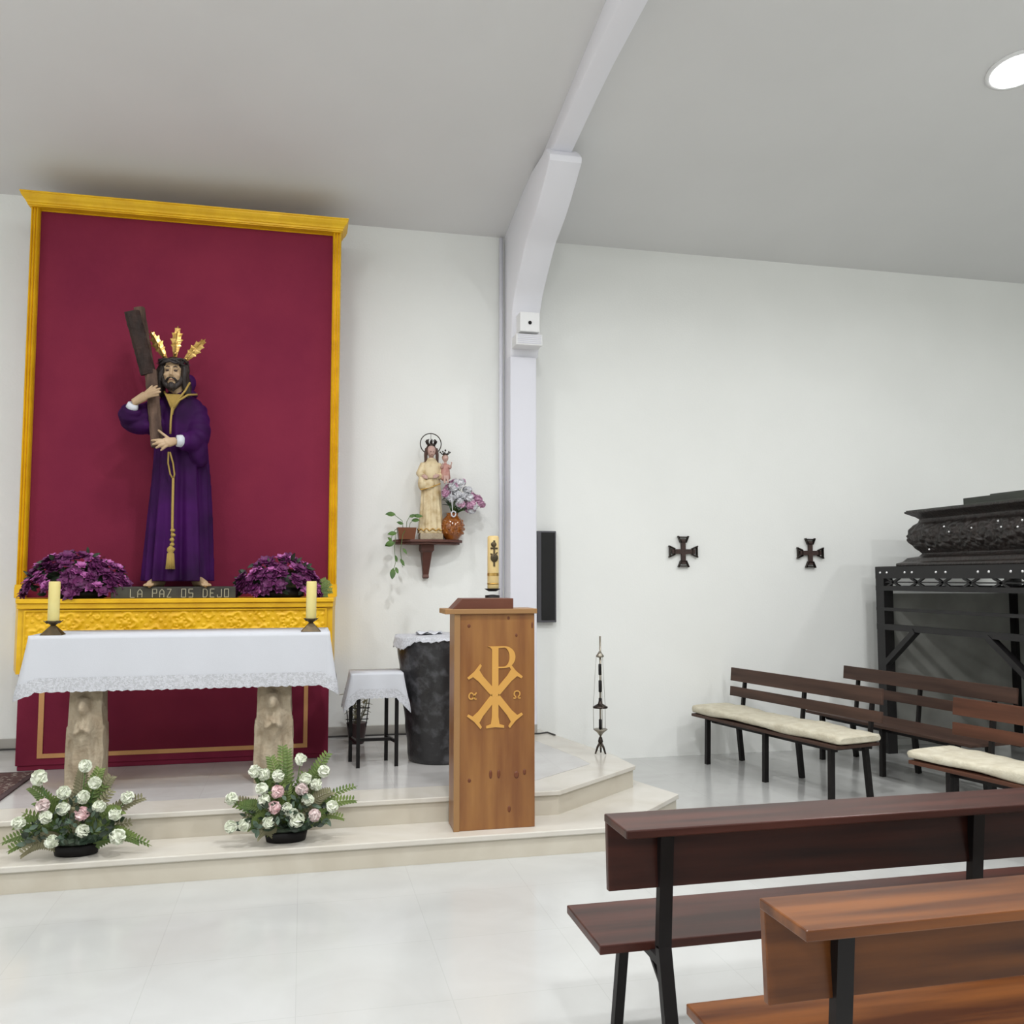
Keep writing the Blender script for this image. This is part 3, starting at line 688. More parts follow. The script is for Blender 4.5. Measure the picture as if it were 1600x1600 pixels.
def bract_flower(r, rnd):
    mb = MB()
    for ring, (cnt, rr, up) in enumerate(((6, 1, .15), (5, .7, .6))):
        for k in range(cnt):
            a = 2 * PI * k / cnt + ring * .5 + rnd.uniform(-.15, .15)
            d = Vector((math.cos(a), math.sin(a), up + rnd.uniform(-.1, .2)))
            leaf(mb, (0, 0, 0), d, r * rr, r * .62, nrm=(0, 0, 1), droop=.12)
    mb.ell((0, 0, .005), (r * .14,) * 3, n=8)
    return mb
def purple_arrangement(loc, w, h, label, seed, count):
    rnd = random.Random(seed)
    t = empty('purple_flower_arrangement', loc, label, 'flower arrangement')
    MB().lathe([(.10, 0), (.12, .01), (.12, .07), (.02, .07)], n=20, sx=1.6, sy=.8).obj('tray', 'black', t)
    MB().ell((0, .0, .12), (w * .36, .09, h * .33)).obj('foliage_core', 'leafd', t)
    a_ = bract_flower(.058, rnd).obj('flower', 'purf', t, recalc=False); b2 = bract_flower(.05, rnd).obj('flower', 'purl', t, recalc=False)
    protos = [a_, b2]
    for k in range(count):
        u = (k * .61803 + rnd.uniform(-.03, .03)) % 1; x = (u - .5) * w; env = math.sqrt(max(.03, 1 - (2 * u - 1) ** 2)) ** 1.0
        z = .03 + rnd.random() ** .75 * (h * env - .04); z = max(z, .03)
        q = min(1, z / max(h * env, .05)); y = -.13 * math.sqrt(max(0, 1 - q * q)) * env - .02 + rnd.uniform(-.02, .02)
        o = protos[k] if k < 2 else protos[0 if rnd.random() < .6 else 1].copy()
        if k >= 2: col.objects.link(o); o.parent = t
        d = Vector((x / w * 1.6, -.75 + .4 * q, .15 + q * .7)) + Vector((rnd.uniform(-.35, .35), rnd.uniform(-.2, .2), rnd.uniform(-.3, .3)))
        o.location = (x, y, z); o.rotation_euler = d.normalized().to_track_quat('Z', 'Y').to_euler(); s = rnd.uniform(.75, 1.15); o.scale = (s, s, s)
    mb = MB()
    for k in range(130):
        u = rnd.random(); x = (u - .5) * w * 1.05; env = math.sqrt(max(.05, 1 - (2 * u - 1) ** 2)); z = rnd.uniform(.02, h * env * .97)
        d = Vector((x / w * 2 + rnd.uniform(-.6, .6), -.6 + rnd.uniform(-.4, .4), rnd.uniform(-.4, .8)))
        leaf(mb, (x * .9, -.09 * env * rnd.random(), z), d, rnd.uniform(.05, .085), rnd.uniform(.02, .035), nrm=(0, -1, .4))
    mb.obj('leaves', 'leafd', t, recalc=False)
    return t
purple_arrangement((-1.60, 7.15, 1.5), .72, .36, 'purple flower arrangement at the left foot of the gold frame', 3, 92)
purple_arrangement((-.18, 7.15, 1.5), .64, .33, 'purple flower arrangement at the right foot of the gold frame', 5, 84)
mb = bpy.data.objects['purple_flower_arrangement.001']
m2 = MB(); rnd = random.Random(8)
for k in range(5): fern(m2, (.25, -.05, .03), (.36 + .05 * rnd.random(), -.06, .02 + .03 * k), .05, 9, .01)
m2.obj('fern_fronds', 'fern', mb, recalc=False)

# ------------------------------------------------------------------ altar
al = empty('altar_table', (-.73, 6.4, .3), 'stone altar table on two carved legs in front of the maroon frontal', 'altar')
rel(MB().box(-1.63, .165, 6.16, 6.70, 1.2, 1.282), 'table_slab', 'slab', al, bevel=.01)
def altar_leg(cx, w, mirror=1):
    def hf(x, z): # x -1..1, z 0..1 height; relief depth
        if z > .74: return 0
        z = z / .74
        h = .012 * math.sin(x * 5 + z * 3) * math.sin(z * 17)
        def g(cx_, cz, rx, rz, a): return a * math.exp(-(((x - cx_) / rx) ** 2 + ((z - cz) / rz) ** 2) ** 1.5)
        h += g(-.05, .80, .34, .075, .075)          # head
        h += g(-.05, .81, .60, .12, .02)            # halo / hood
        h += g(-.05, .60, .68, .14, .05)           # shoulders and chest
        h += g(-.35, .60, .18, .11, .02) + g(.3, .60, .18, .11, .02)
        # folded forearms making a chevron
        h += .034 * math.exp(-((z - .60 - .10 * (x + .05)) / .022) ** 2) * (1 if -.5 < x < .15 else 0)
        h += .034 * math.exp(-((z - .62 + .12 * (x + .05)) / .022) ** 2) * (1 if -.2 < x < .45 else 0)
        h += g(0, .66, .12, .05, .02)
        h += g(0, .28, .62, .30, .045) + .006 * math.cos(x * 14 + math.sin(z * 5)) * (1 if z < .5 else 0)
        h += (.018 if z > .95 else 0) + (.02 if z < .05 else 0)
        return h
    y0, y1, z0, z1 = 6.25, 6.42, .3, 1.2
    def loop(u, v):
        z = z0 + (z1 - z0) * v
        wid = w / 2 * (1 + .08 * math.sin(v * 6.5) * .5 + (.06 if v < .45 else 0) - .04 * v)
        # u around: 0-.5 front, .5-.6 right, .6-.9 back, .9-1 left
        if u < .5:
            x = -1 + 4 * u; return (cx + x * wid, y0 - hf(x, v) * (1 - abs(x) ** 6), z)
        if u < .65: t = (u - .5) / .15; return (cx + wid * (1 + .03 * math.sin(v * 30 + t * 5)), y0 + (y1 - y0) * t, z)
        if u < .85: t = (u - .65) / .2; return (cx + wid * (1 - 2 * t), y1, z)
        t = (u - .85) / .15; return (cx - wid * (1 + .03 * math.sin(v * 26 + t * 4)), y1 + (y0 - y1) * t, z)
    mb = MB(); mb.grid(loop, 100, 90, close_u=True)
    mb.f.append(tuple(reversed(range(100)))); mb.f.append(tuple(89 * 100 + j for j in range(100)))
    rel(mb, 'carved_leg', 'stone', al)
altar_leg(-1.335, .205); altar_leg(-.172, .23)

def cloth_perimeter(x0, x1, y0, y1, n):
    """points with outward normals around a rectangle; n per metre"""
    out = []
    cs = [(x0, y0), (x1, y0), (x1, y1), (x0, y1)]
    nr = [(0, -1), (1, 0), (0, 1), (-1, 0)]
    for i in range(4):
        a, b_ = Vector(cs[i]), Vector(cs[(i + 1) % 4]); L = (b_ - a).length; k = max(6, int(L * n))
        for j in range(k):
            t = j / k; p = a.lerp(b_, t); nn = Vector(nr[i])
            e0, e1 = t * L, (1 - t) * L
            c = 0; pn = Vector(nr[i - 1]); qn = Vector(nr[(i + 1) % 4])
            if i in (1, 3):
                if e0 < .05: nn = (nn + pn * .5 * (1 - e0 / .05)).normalized()
                if e1 < .05: nn = (nn + qn * .5 * (1 - e1 / .05)).normalized()
            out.append((p, nn, min(e0, e1), i))
    return out
def draped(x0, x1, y0, y1, z, drop, flare_front, flare_side, corner_drop, loc, seed=0, ripple=.008, dens=60, scallop=.006, lace=.06, corner_len=.16, name='tablecloth', label='', mt='cloth'):
    P = cloth_perimeter(x0, x1, y0, y1, dens); n = len(P); rows_ = 14
    t = empty(name, loc, label, 'tablecloth')
    def pt(i, v, extra=0):
        p, nn, e, side = P[i % n]
        cr_ = max(0, 1 - e / corner_len) ** 1.5
        L = drop + corner_drop * cr_ * (1 if side in (1, 3) else 0) + max(0, 1 - e / .05) * corner_drop * (.5 if side in (0, 2) else 0) + scallop * abs(math.sin(i * 1.1)) * (v > .98)
        fl = flare_front if side in (0, 2) else flare_side
        fl = fl * (v ** 1.1) + (cr_ * flare_side * .35 * v if side in (1, 3) else 0)
        rp = ripple * v * (math.sin(i * .33 + seed) + .6 * math.sin(i * .13 + 2 * seed))
        q = p + nn * (.004 + fl + rp + extra)
        zz = z - L * v
        # rounded shoulder
        if v < .06: zz = z - L * .06 * (v / .06) ** 2
        return Vector((q.x, q.y, zz))
    mb = MB(); vs = []
    for r in range(rows_ + 1):
        v = r / rows_; v = v if r else 0
        for i in range(n): vs.append(pt(i, v * (1 - (lace / drop) * .0)))
    fs = [(r * n + i, r * n + (i + 1) % n, (r + 1) * n + (i + 1) % n, (r + 1) * n + i) for r in range(rows_) for i in range(n)]
    fs.append(tuple(range(n)))
    mb.add(vs, fs, True)
    o = rel(mb, 'linen', mt, t, recalc=True); o.modifiers.new('solid', 'SOLIDIFY').thickness = .0015
    if lace:
        mb = MB(); vs = []
        for r in range(4):
            v = 1 - (lace / drop) * (1 - r / 3)
            for i in range(n): vs.append(pt(i, v, .0025) - Vector((0, 0, (.006 + .008 * abs(math.sin(i * .9))) * (r == 3))))
        mb.add(vs, [(r * n + i, r * n + (i + 1) % n, (r + 1) * n + (i + 1) % n, (r + 1) * n + i) for r in range(3) for i in range(n)], True)
        rel(mb, 'lace_border', 'lace', t, recalc=False)
    return t
draped(-1.655, .178, 6.14, 6.72, 1.29, .335, .006, .05, .06, (-.73, 6.42, 1.29), 1, .004, 60, .004, .075, .22, 'altar_cloth', 'white altar cloth with lace hem hanging over the stone altar table')

def altar_candle(x, y, label):
    t = empty('altar_candle', (x, y, 1.2915), label, 'candle')
    MB().add([(-.066, -.055, 0), (.066, -.055, 0), (.066, .055, 0), (-.066, .055, 0), (-.012, -.012, .06), (.012, -.012, .06), (.012, .012, .06), (-.012, .012, .06)],
             [(3, 2, 1, 0), (4, 5, 6, 7), (0, 1, 5, 4), (1, 2, 6, 5), (2, 3, 7, 6), (3, 0, 4, 7)]).obj('holder_base', 'bronze', t, bevel=.003)
    MB().lathe([(.010, .055), (.02, .065), (.036, .075), (.046, .084), (.044, .088), (.012, .082)], n=24).obj('drip_pan', 'bronze', t)
    for a in range(4):
        an = a * PI / 2 + .6
        MB().tube([(0, 0, .078), (.04 * math.cos(an), .04 * math.sin(an), .074), (.06 * math.cos(an), .06 * math.sin(an), .09)], [.004, .004, .002], 6).obj('prong', 'bronze', t)
    MB().lathe([(.032, .084), (.034, .09), (.034, .33), (.030, .336), (.01, .333)], n=24).obj('wax', 'candle', t)
    MB().tube([(0, 0, .333), (.001, 0, .343)], .0015, 6).obj('wick', 'black', t)
altar_candle(-1.535, 6.22, 'thick cream candle in a bronze holder on the left end of the altar')
altar_candle(.058, 6.22, 'thick cream candle in a bronze holder on the right end of the altar')

# ------------------------------------------------------------------ rug at the left
rg = empty('rug', (-2.5, 6.45, .3), 'patterned dark rug with pale flecks beside the altar at the left edge', 'rug')
rel(MB().box(-3.3, -1.80, 6.02, 6.9, .3, .312), 'pile', 'rug', rg)
rel(MB().box(-1.80, -1.765, 6.02, 6.9, .3, .311).box(-3.3, -1.765, 5.985, 6.02, .3, .311).box(-3.3, -1.765, 6.9, 6.93, .3, .311), 'border', mat('rug_border', s2l(74, 56, 58), .95), rg)

# ------------------------------------------------------------------ lectern
le = empty('lectern', (1.145, 5.48, .146), 'tall honey pine lectern inlaid with a chi-rho cross between alpha and omega', 'lectern')
rel(MB().box(.898, 1.395, 5.382, 5.575, .146, 1.432), 'body', 'honey', le, bevel=.003)
rel(MB().box(.894, .93, 5.372, 5.383, .146, 1.432), 'front_edging', 'edge', le, bevel=.002)
rel(MB().box(.835, 1.407, 5.36, 5.60, 1.432, 1.462), 'top_board', 'edge', le, bevel=.003)
rel(MB().prism([(.885, 1.462), (1.262, 1.462), (1.262, 1.525), (.945, 1.525)], 5.385, 5.56, 'y'), 'reading_desk', 'desk', le, bevel=.003)
mb = MB()
for x, z, a, b_ in ((.985, 1.36, .010, .011), (1.28, 1.30, .007, .010), (1.23, 1.405, .008, .010), (.99, .44, .010, .012), (1.12, .47, .010, .026), (1.17, .47, .010, .026), (1.28, .46, .016, .022), (1.33, .475, .010, .018), (1.235, .26, .010, .02), (1.38, 1.36, .006, .02)):
    mb.lathe([(1, 0), (1, .0006), (.5, .0012)], (0, 0, 0), 14); k = 14 * 3
    mb.v[-k:] = [(x + vx * a, 5.3815 - vz, z + vy * b_) for vx, vy, vz in mb.v[-k:]]
rel(mb, 'knots', 'knot', le, recalc=True)
# chi-rho inlay, coordinates in lectern millimetres taken around its centre
def slabpoly(mb, pts, y0=5.3765, y1=5.3825): mb.prism(pts, y0, y1, 'y')
cx_, cz_ = 1.147, .942      # crossing of the X
mb = MB()
sw = .020
slabpoly(mb, [(cx_ - sw, cz_ - .175), (cx_ + sw, cz_ - .175), (cx_ + sw, cz_ + .27), (cx_ - sw, cz_ + .27)])
def serif(mb, c, d, w, l):
    d = Vector(d).normalized(); s = Vector((d.y, -d.x)); c = Vector(c)
    P = lambda a, b_: tuple(c + d * a + s * b_)
    slabpoly(mb, [P(0, -sw), P(-.035, -sw), P(-.035, sw), P(0, sw), P(.0, w * .6), P(.006, w), P(.014, w), P(.014, -w), P(.006, -w), P(0, -w * .6)], 5.3767, 5.3823)
def serif_end(mb, c, d, w):
    d = Vector(d).normalized(); s = Vector((d.y, -d.x)); c = Vector(c)
    P = lambda a, b_: tuple(c + d * a + s * b_)
    slabpoly(mb, [P(-.05, -sw * 1.05), P(-.05, sw * 1.05), P(-.012, sw * 1.35), P(-.004, w), P(.010, w), P(.004, 0), P(.010, -w), P(-.004, -w), P(-.012, -sw * 1.35)], 5.3763, 5.3823)
serif_end(mb, (cx_, cz_ - .175), (0, -1), .055)
ax = .125
for sx, sz in ((-1, 1), (1, 1), (-1, -1), (1, -1)):
    d = Vector((sx * .80, sz * .80 if sz > 0 else sz * .84)); e = Vector((cx_ + sx * .123, cz_ + (.128 if sz > 0 else -.14))); c0 = Vector((cx_, cz_))
    dn = (e - c0).normalized(); s = Vector((dn.y, -dn.x)) * sw
    slabpoly(mb, [tuple(c0 - s), tuple(e - s), tuple(e + s), tuple(c0 + s)], 5.3766, 5.3824)
    serif_end(mb, e + dn * .004, dn, .055)
# P bowl
arc = []; arc2 = []
for k in range(17):
    a = PI / 2 - PI * k / 16
    arc.append((cx_ + .058 + .068 * math.cos(a), cz_ + .212 + .062 * math.sin(a)))
    arc2.append((cx_ + .055 + .034 * math.cos(a), cz_ + .212 + .054 * math.sin(a)))
poly = [(cx_ - .02, cz_ + .274)] + arc + [(cx_ + .015, cz_ + .150), (cx_ + .015, cz_ + .158)] + list(reversed(arc2)) + [(cx_ + .015, cz_ + .266), (cx_ - .02, cz_ + .266)]
for i in range(16):
    slabpoly(mb, [arc[i], arc[i + 1], arc2[i + 1], arc2[i]], 5.3764, 5.3824)
slabpoly(mb, [(cx_ - .048, cz_ + .274), (cx_ + .058, cz_ + .274), (cx_ + .055, cz_ + .266), (cx_ + .02, cz_ + .264), (cx_ - .02, cz_ + .256), (cx_ - .03, cz_ + .268)], 5.3762, 5.3824)
slabpoly(mb, [(cx_ + .015, cz_ + .150), (cx_ + .058, cz_ + .150), (cx_ + .055, cz_ + .158), (cx_ + .015, cz_ + .158)], 5.3762, 5.3824)
mb.v = [(x, y, cz_ + (z - cz_) * 1.07) for x, y, z in mb.v]
rel(mb, 'chi_rho_inlay', 'inlay', le)
def ribbon(mb, pts, w, y=5.3793):
    for (a, b_), (c, d) in zip(pts[:-1], pts[1:]):
        mb.bar((a, y, b_), (c, y, d), w, .006, up=(0, 1, 0))
mb = MB(); ax_, az_ = 1.006, .940
pts = [(ax_ + .026, az_ + .020), (ax_ + .014, az_ + .005), (ax_ + .006, az_ - .012), (ax_ - .006, az_ - .020), (ax_ - .018, az_ - .013), (ax_ - .021, az_), (ax_ - .016, az_ + .014), (ax_ - .004, az_ + .019), (ax_ + .007, az_ + .010), (ax_ + .012, az_ - .008), (ax_ + .017, az_ - .019), (ax_ + .026, az_ - .019)]
ribbon(mb, pts, .008)
rel(mb, 'alpha_inlay', 'inlay', le)
mb = MB(); ox_ = 1.283
pts = [(ox_ - .022, az_ - .020), (ox_ - .008, az_ - .020), (ox_ - .008, az_ - .013), (ox_ - .018, az_ + .0), (ox_ - .017, az_ + .014), (ox_ - .007, az_ + .022), (ox_ + .007, az_ + .022), (ox_ + .017, az_ + .014), (ox_ + .018, az_), (ox_ + .008, az_ - .013), (ox_ + .008, az_ - .020), (ox_ + .022, az_ - .020)]
ribbon(mb, pts, .007)
rel(mb, 'omega_inlay', 'inlay', le)

# ------------------------------------------------------------------ paschal candle behind the lectern
pc = empty('paschal_candle', (1.40, 6.6, .3), 'large decorated paschal candle on an iron stand behind the lectern', 'candle')
rel(MB().lathe([(.11, 0), (.11, .02), (.03, .04), (.016, .08), (.016, 1.14), (.02, 1.17)], (1.385, 6.6, .3), 20), 'stand', 'iron', pc)
rel(MB().lathe([(.016, 0), (.055, .0), (.055, .05), (.016, .055)], (1.385, 6.6, 1.47), 20).lathe([(.03, 0), (.055, .015), (.06, .02), (.03, .02)], (1.385, 6.6, 1.55), 20), 'candle_cup', 'iron', pc)
rel(MB().lathe([(.04, 0), (.043, .005), (.043, .385), (.035, .395), (.01, .39)], (1.39, 6.6, 1.57), 24), 'wax', 'pascal', pc)
rel(MB().lathe([(.0445, 0), (.0445, .012)], (1.39, 6.6, 1.60), 24).lathe([(.0445, 0), (.0445, .022)], (1.39, 6.6, 1.665), 24, caps=False), 'gold_band', 'goldb', pc)
mb = MB()
yq = 6.553
mb.box(1.382, 1.396, yq, yq + .008, 1.735, 1.93); mb.box(1.362, 1.416, yq + .002, yq + .012, 1.865, 1.877)
mb.ell((1.39, yq + .002, 1.80), (.030, .008, .034), n=12); mb.ell((1.385, yq + .002, 1.90), (.022, .008, .02), n=12)
mb.tube([(1.362, yq + .01, 1.83), (1.39, yq - .003, 1.82), (1.415, yq + .01, 1.84)], .005, 6)
rel(mb, 'ornament', 'bronze', pc)

# ------------------------------------------------------------------ black font with cloth
ft = empty('black_planter', (1.03, 6.77, .3), 'large black tapered stone vessel behind the lectern', 'vessel')
prof = [(.235, 0), (.245, .01)] + [(.245 + .095 * (z_ / .88) ** 1.1 + .003 * math.sin(z_ * 34), z_) for z_ in [.05 * k for k in range(1, 18)]] + [(.34, .885), (.345, .91), (.33, .915), (.31, .90), (.02, .90)]
MB().lathe(prof, (0, 0, 0), 40).obj('vessel', 'pot', ft)
fc = empty('lace_cover', (1.03, 6.77, 1.215), 'white lace cover draped over the top of the black stone vessel', 'tablecloth')
def cover(u, v):
    a = 2 * PI * u
    if v < .6: r = .352 * v / .6; z_ = .004 + .012 * (1 - v / .6) + .008 * math.sin(5 * a) * v
    else:
        t = (v - .6) / .4; dr = .055 + .035 * math.sin(3 * a + 4.0) + .012 * math.sin(9 * a); r = .352 + .012 * t + .008 * math.sin(14 * a) * t
        z_ = .004 + .008 * math.sin(5 * a) * (1 - t) * .6 - t * dr + .006 * math.sin(40 * a) * (t > .95)
    return (r * math.cos(a), r * math.sin(a), z_)
MB().grid(cover, 120, 24, close_u=True).obj('lace', 'lace', fc, solid=.002)
MB().grid(lambda u, v: (.1 * v * math.cos(2 * PI * u) - .1, .1 * v * math.sin(2 * PI * u) - .02, .026 + .01 * math.sin(12 * PI * u) * v), 40, 8, close_u=True).obj('doily', 'cloth', fc, solid=.002)

# ------------------------------------------------------------------ small side table with cloth
tb = empty('side_table', (.51, 6.69, .3), 'small side table with thin black metal legs beside the altar', 'table')
feet = [(.403, 6.577), (.676, 6.581), (.361, 6.816), (.622, 6.803)]
for x, y in feet: rel(MB().box(x - .013, x + .013, y - .013, y + .013, .3, .945), 'leg', 'black', tb)
mb = MB(); z_ = .475
mb.bar((feet[0][0], feet[0][1], z_), (feet[2][0], feet[2][1], z_), .018, .022); mb.bar((feet[1][0], feet[1][1], z_), (feet[3][0], feet[3][1], z_), .018, .022)
rel(mb, 'side_stretcher', 'black', tb)
rel(MB().bar((.388, 6.70, z_), (.648, 6.69, z_), .018, .022), 'cross_stretcher', 'black', tb)
rel(MB().prism([(.372, 6.55), (.70, 6.55), (.70, 6.84), (.352, 6.84)], .945, .965, 'z'), 'table_top', 'black', tb)
draped(.35, .715, 6.54, 6.85, .968, .16, .008, .04, .11, (.54, 6.69, .968), 3, .006, 90, .006, .05, .16, 'table_cover', 'white embroidered cloth over the small black legged side table')

# ------------------------------------------------------------------ potted plant behind the table
pp = empty('potted_plant', (.45, 7.55, .3), 'small dark pot with pale leafy plant standing behind the side table', 'plant')
MB().lathe([(.055, 0), (.06, .004), (.082, .16), (.086, .165), (.078, .17), (.01, .155)], n=20).obj('pot', mat('maroon_pot', s2l(58, 34, 34), .5), pp)
mb = MB(); rnd = random.Random(4)
for k in range(9):
    a = rnd.uniform(0, 6.28); h = rnd.uniform(.2, .38); p1 = Vector((.02 * math.cos(a), .02 * math.sin(a), .15)); p2 = p1 + Vector((.07 * math.cos(a), .05 * math.sin(a), h))
    mb.tube([p1, p1.lerp(p2, .5) + Vector((.01, 0, 0)), p2], .003, 5)
    for j in range(6):
        leaf(mb, p1.lerp(p2, .3 + .12 * j), (rnd.uniform(-1, 1), rnd.uniform(-.6, .3), rnd.uniform(-.2, .8)), .06, .03)
mb.obj('foliage', 'ferny', pp, recalc=False)
mb = MB()
for z_ in (.2, .29, .37): mb.tube([(-.09 - (z_ - .2) * .12, -.04, z_), (0, -.075, z_ + .004), (.09 + (z_ - .2) * .12, -.04, z_)], .004, 6)
for s in (-1, 0, 1): mb.tube([(s * .07, -.06, .14), (s * .1, -.065, .4)], .004, 6)
mb.obj('wire_trellis', 'black', pp)

# ------------------------------------------------------------------ wall shelf with figurine
sh = empty('wall_shelf', (1.05, 7.88, 1.98), 'small dark wood bracket shelf on the white wall between altar and pillar', 'shelf')
pts = [(-.29, .02), (.31, .02), (.31, -.10), (.27, -.16), (.16, -.23), (0, -.26), (-.16, -.23), (-.26, -.16), (-.29, -.10)]
MB().prism(pts, -.022, 0, 'z').obj('shelf_board', 'corbel', sh, bevel=.003)
MB().prism([(a * .93, b_ * .9) for a, b_ in pts], -.04, -.022, 'z').obj('moulding', 'corbel', sh, bevel=.003)
mb = MB()
for (z_, wx, d) in [(0, 0, 0)]: pass
cor = [(-.04, .055, -.15), (-.09, .055, -.15), (-.11, .042, -.12), (-.18, .036, -.085), (-.30, .024, -.04), (-.325, .026, -.045), (-.335, .02, -.03)]
vs = []
for z_, hw, yy in cor: vs += [(-hw, .02, z_), (hw, .02, z_), (hw, yy, z_), (-hw, yy, z_)]
fs = [(i * 4 + j, i * 4 + (j + 1) % 4, (i + 1) * 4 + (j + 1) % 4, (i + 1) * 4 + j) for i in range(len(cor) - 1) for j in range(4)]
fs += [(3, 2, 1, 0), tuple((len(cor) - 1) * 4 + j for j in range(4))]
MB().add(vs, fs).obj('corbel', 'corbel', sh, bevel=.003)

vg = empty('madonna_figurine', (1.075, 7.74, 1.98), 'cream robed crowned figurine with halo holding a small crowned child, on the wall shelf', 'figurine')
MB().box(-.10, .10, -.075, .075, 0, .055).obj('base_block', 'stone', vg, bevel=.008)
b = MB()
b.ell((0, -.01, .775), (.040, .045, .052)); b.ell((0, -.035, .755), (.028, .026, .03)); b.tube([(0, -.052, .785), (0, -.062, .762)], [.005, .007], 6)
b.tube([(0, 0, .68), (0, 0, .75)], [.022, .02], 10)
b.tube([(-.06, -.01, .64), (-.098, -.02, .56), (-.075, -.07, .545)], [.014, .016, .014], 10)
b.tube([(.05, -.01, .64), (.085, -.02, .57), (.04, -.08, .55)], [.014, .016, .014], 10)
for (wx, wy, wz), s in (((-.075, -.072, .545), 1), ((.04, -.08, .55), -1)):
    for k in range(4): b.tube([(wx, wy, wz + .004 - .006 * k), (wx + s * .02, wy - .008, wz + .006 - .008 * k), (wx + s * .036, wy - .006, wz + .004 - .009 * k)], [.0055, .005, .0035], 6)
    b.tube([(wx, wy, wz + .006), (wx + s * .016, wy - .008, wz + .022)], [.006, .004], 6)
b.tube([(0, 0, .2), (0, 0, .5), (0, 0, .68)], [.035, .035, .022], 10)
b.obj('figure', 'face', vg, voxel=.0045, smooth_it=2)
def vrobe(u, v):
    R_ = lerp_rows([(0, 0, .055, .110, .07, 1), (0, 0, .12, .104, .068, .9), (.0, 0, .3, .092, .062, .7), (0, 0, .42, .085, .06, .4), (0, 0, .5, .082, .058, .3), (0, 0, .6, .085, .055, .2), (0, 0, .68, .068, .045, .1), (0, 0, .715, .03, .03, 0)], v)
    a = 2 * PI * u; fo = R_[5] * (.006 * math.sin(9 * a + R_[2] * 9) + .004 * math.sin(15 * a))
    return (R_[0] + (R_[3] + fo) * math.cos(a), R_[1] + (R_[4] + fo) * math.sin(a), R_[2])
mb = MB(); mb.grid(vrobe, 90, 40, close_u=True); mb.f.append(tuple(reversed(range(90)))); mb.f.append(tuple(39 * 90 + j for j in range(90)))
mb.tube([(-.06, 0, .66), (-.098, -.02, .57), (-.085, -.06, .545)], [.035, .038, .03], 12); mb.tube([(.06, 0, .66), (.09, -.02, .57), (.06, -.065, .55)], [.035, .034, .026], 12)
mb.ell((-.085, -.04, .49), (.036, .04, .065)); mb.ell((-.03, -.06, .475), (.055, .022, .045), (0, R(-20), 0))
mb.obj('robe', 'cream', vg, voxel=.005, smooth_it=1)
mb = MB()
for k in range(26):
    t_ = k / 25; x = -.1 + .17 * t_; mb.ell((x, -.075 + .02 * abs(x) * 4, .43 + .055 * t_ ** 1.4 + .0), (.006, .005, .006), n=6)
for k in range(40):
    a = PI + PI * k / 39; mb.ell((.112 * math.cos(a), .074 * math.sin(a), .085 + .008 * math.sin(k)), (.007, .006, .007), n=6)
mb.obj('gilt_hem', 'goldb', vg)
mb = MB(); mb.ell((0, .012, .785), (.050, .045, .054))
for s in (-1, 1): mb.tube([(s * .042, -.01, .80), (s * .05, -.018, .75), (s * .05, -.022, .70), (s * .056, -.02, .655)], [.014, .015, .014, .006], 8)
mb.obj('hair', mat('brown_hair', s2l(70, 44, 34), .6), vg, voxel=.004)
mb = MB(); mb.lathe([(.036, 0), (.038, .015), (.036, .018), (.034, .004)], (0, 0, .822), 20, caps=False)
for k in range(8):
    a = 2 * PI * k / 8; mb.tube([(.037 * math.cos(a), .037 * math.sin(a), .835), (.048 * math.cos(a), .048 * math.sin(a), .86), (.035 * math.cos(a), .035 * math.sin(a), .878)], [.005, .007, .004], 6)
mb.obj('crown', 'darkmetal', vg)
mb = MB(); pts = [(.092 * math.cos(a), .03, .845 + .092 * math.sin(a)) for a in [R(-58) + R(296) * k / 40 for k in range(41)]]
mb.tube(pts, .0045, 8); mb.tube([(0, .03, .86), (0, .03, .935)], .002, 6)
mb.obj('halo', 'darkmetal', vg)
for s_ in (-1, 1): MB().ell((s_ * .0115, -.0595, .763), (.005, .004, .0028), n=8).obj('eye', 'eye', vg)
MB().ell((0, -.060, .742), (.008, .004, .003), n=8).obj('mouth', 'lip', vg)
MB().lathe([(.05, 0), (.085, -.06), (.092, -.16), (.088, -.17)], (0, 0, .70), 30, caps=False, sy=.72).obj('cape', 'cream', vg, solid=.006)
# child
b = MB(); c = Vector((.118, -.045, .655))
b.ell(c + Vector((0, 0, .055)), (.027, .029, .032)); b.tube([c, c + Vector((0, 0, .03))], [.014, .012], 8); b.tube([c + Vector((0, -.025, .055)), c + Vector((0, -.031, .047))], .004, 6)
b.tube([c + Vector((-.02, -.01, -.01)), c + Vector((-.035, -.03, -.03)), c + Vector((-.03, -.05, -.01))], [.012, .010, .006], 8)
b.tube([c + Vector((.02, -.01, -.01)), c + Vector((.04, -.03, -.03)), c + Vector((.045, -.045, .0))], [.012, .010, .006], 8)
for hx, hy, hz in ((-.03, -.052, -.006), (.046, -.047, .004)):
    for k in range(4): b.tube([c + Vector((hx, hy, hz)), c + Vector((hx - .006 + .004 * k, hy - .004, hz + .016))], [.0035, .0025], 5)
    b.tube([c + Vector((hx, hy, hz)), c + Vector((hx + .009, hy - .002, hz + .006))], [.0035, .0025], 5)
b.tube([c + Vector((-.01, -.04, -.10)), c + Vector((-.012, -.05, -.17))], [.012, .009], 8); b.tube([c + Vector((.015, -.04, -.10)), c + Vector((.016, -.05, -.165))], [.012, .009], 8)
b.tube([c + Vector((0, 0, -.1)), c], [.02, .02], 8)
b.obj('child', 'face', vg, voxel=.0035, smooth_it=1)
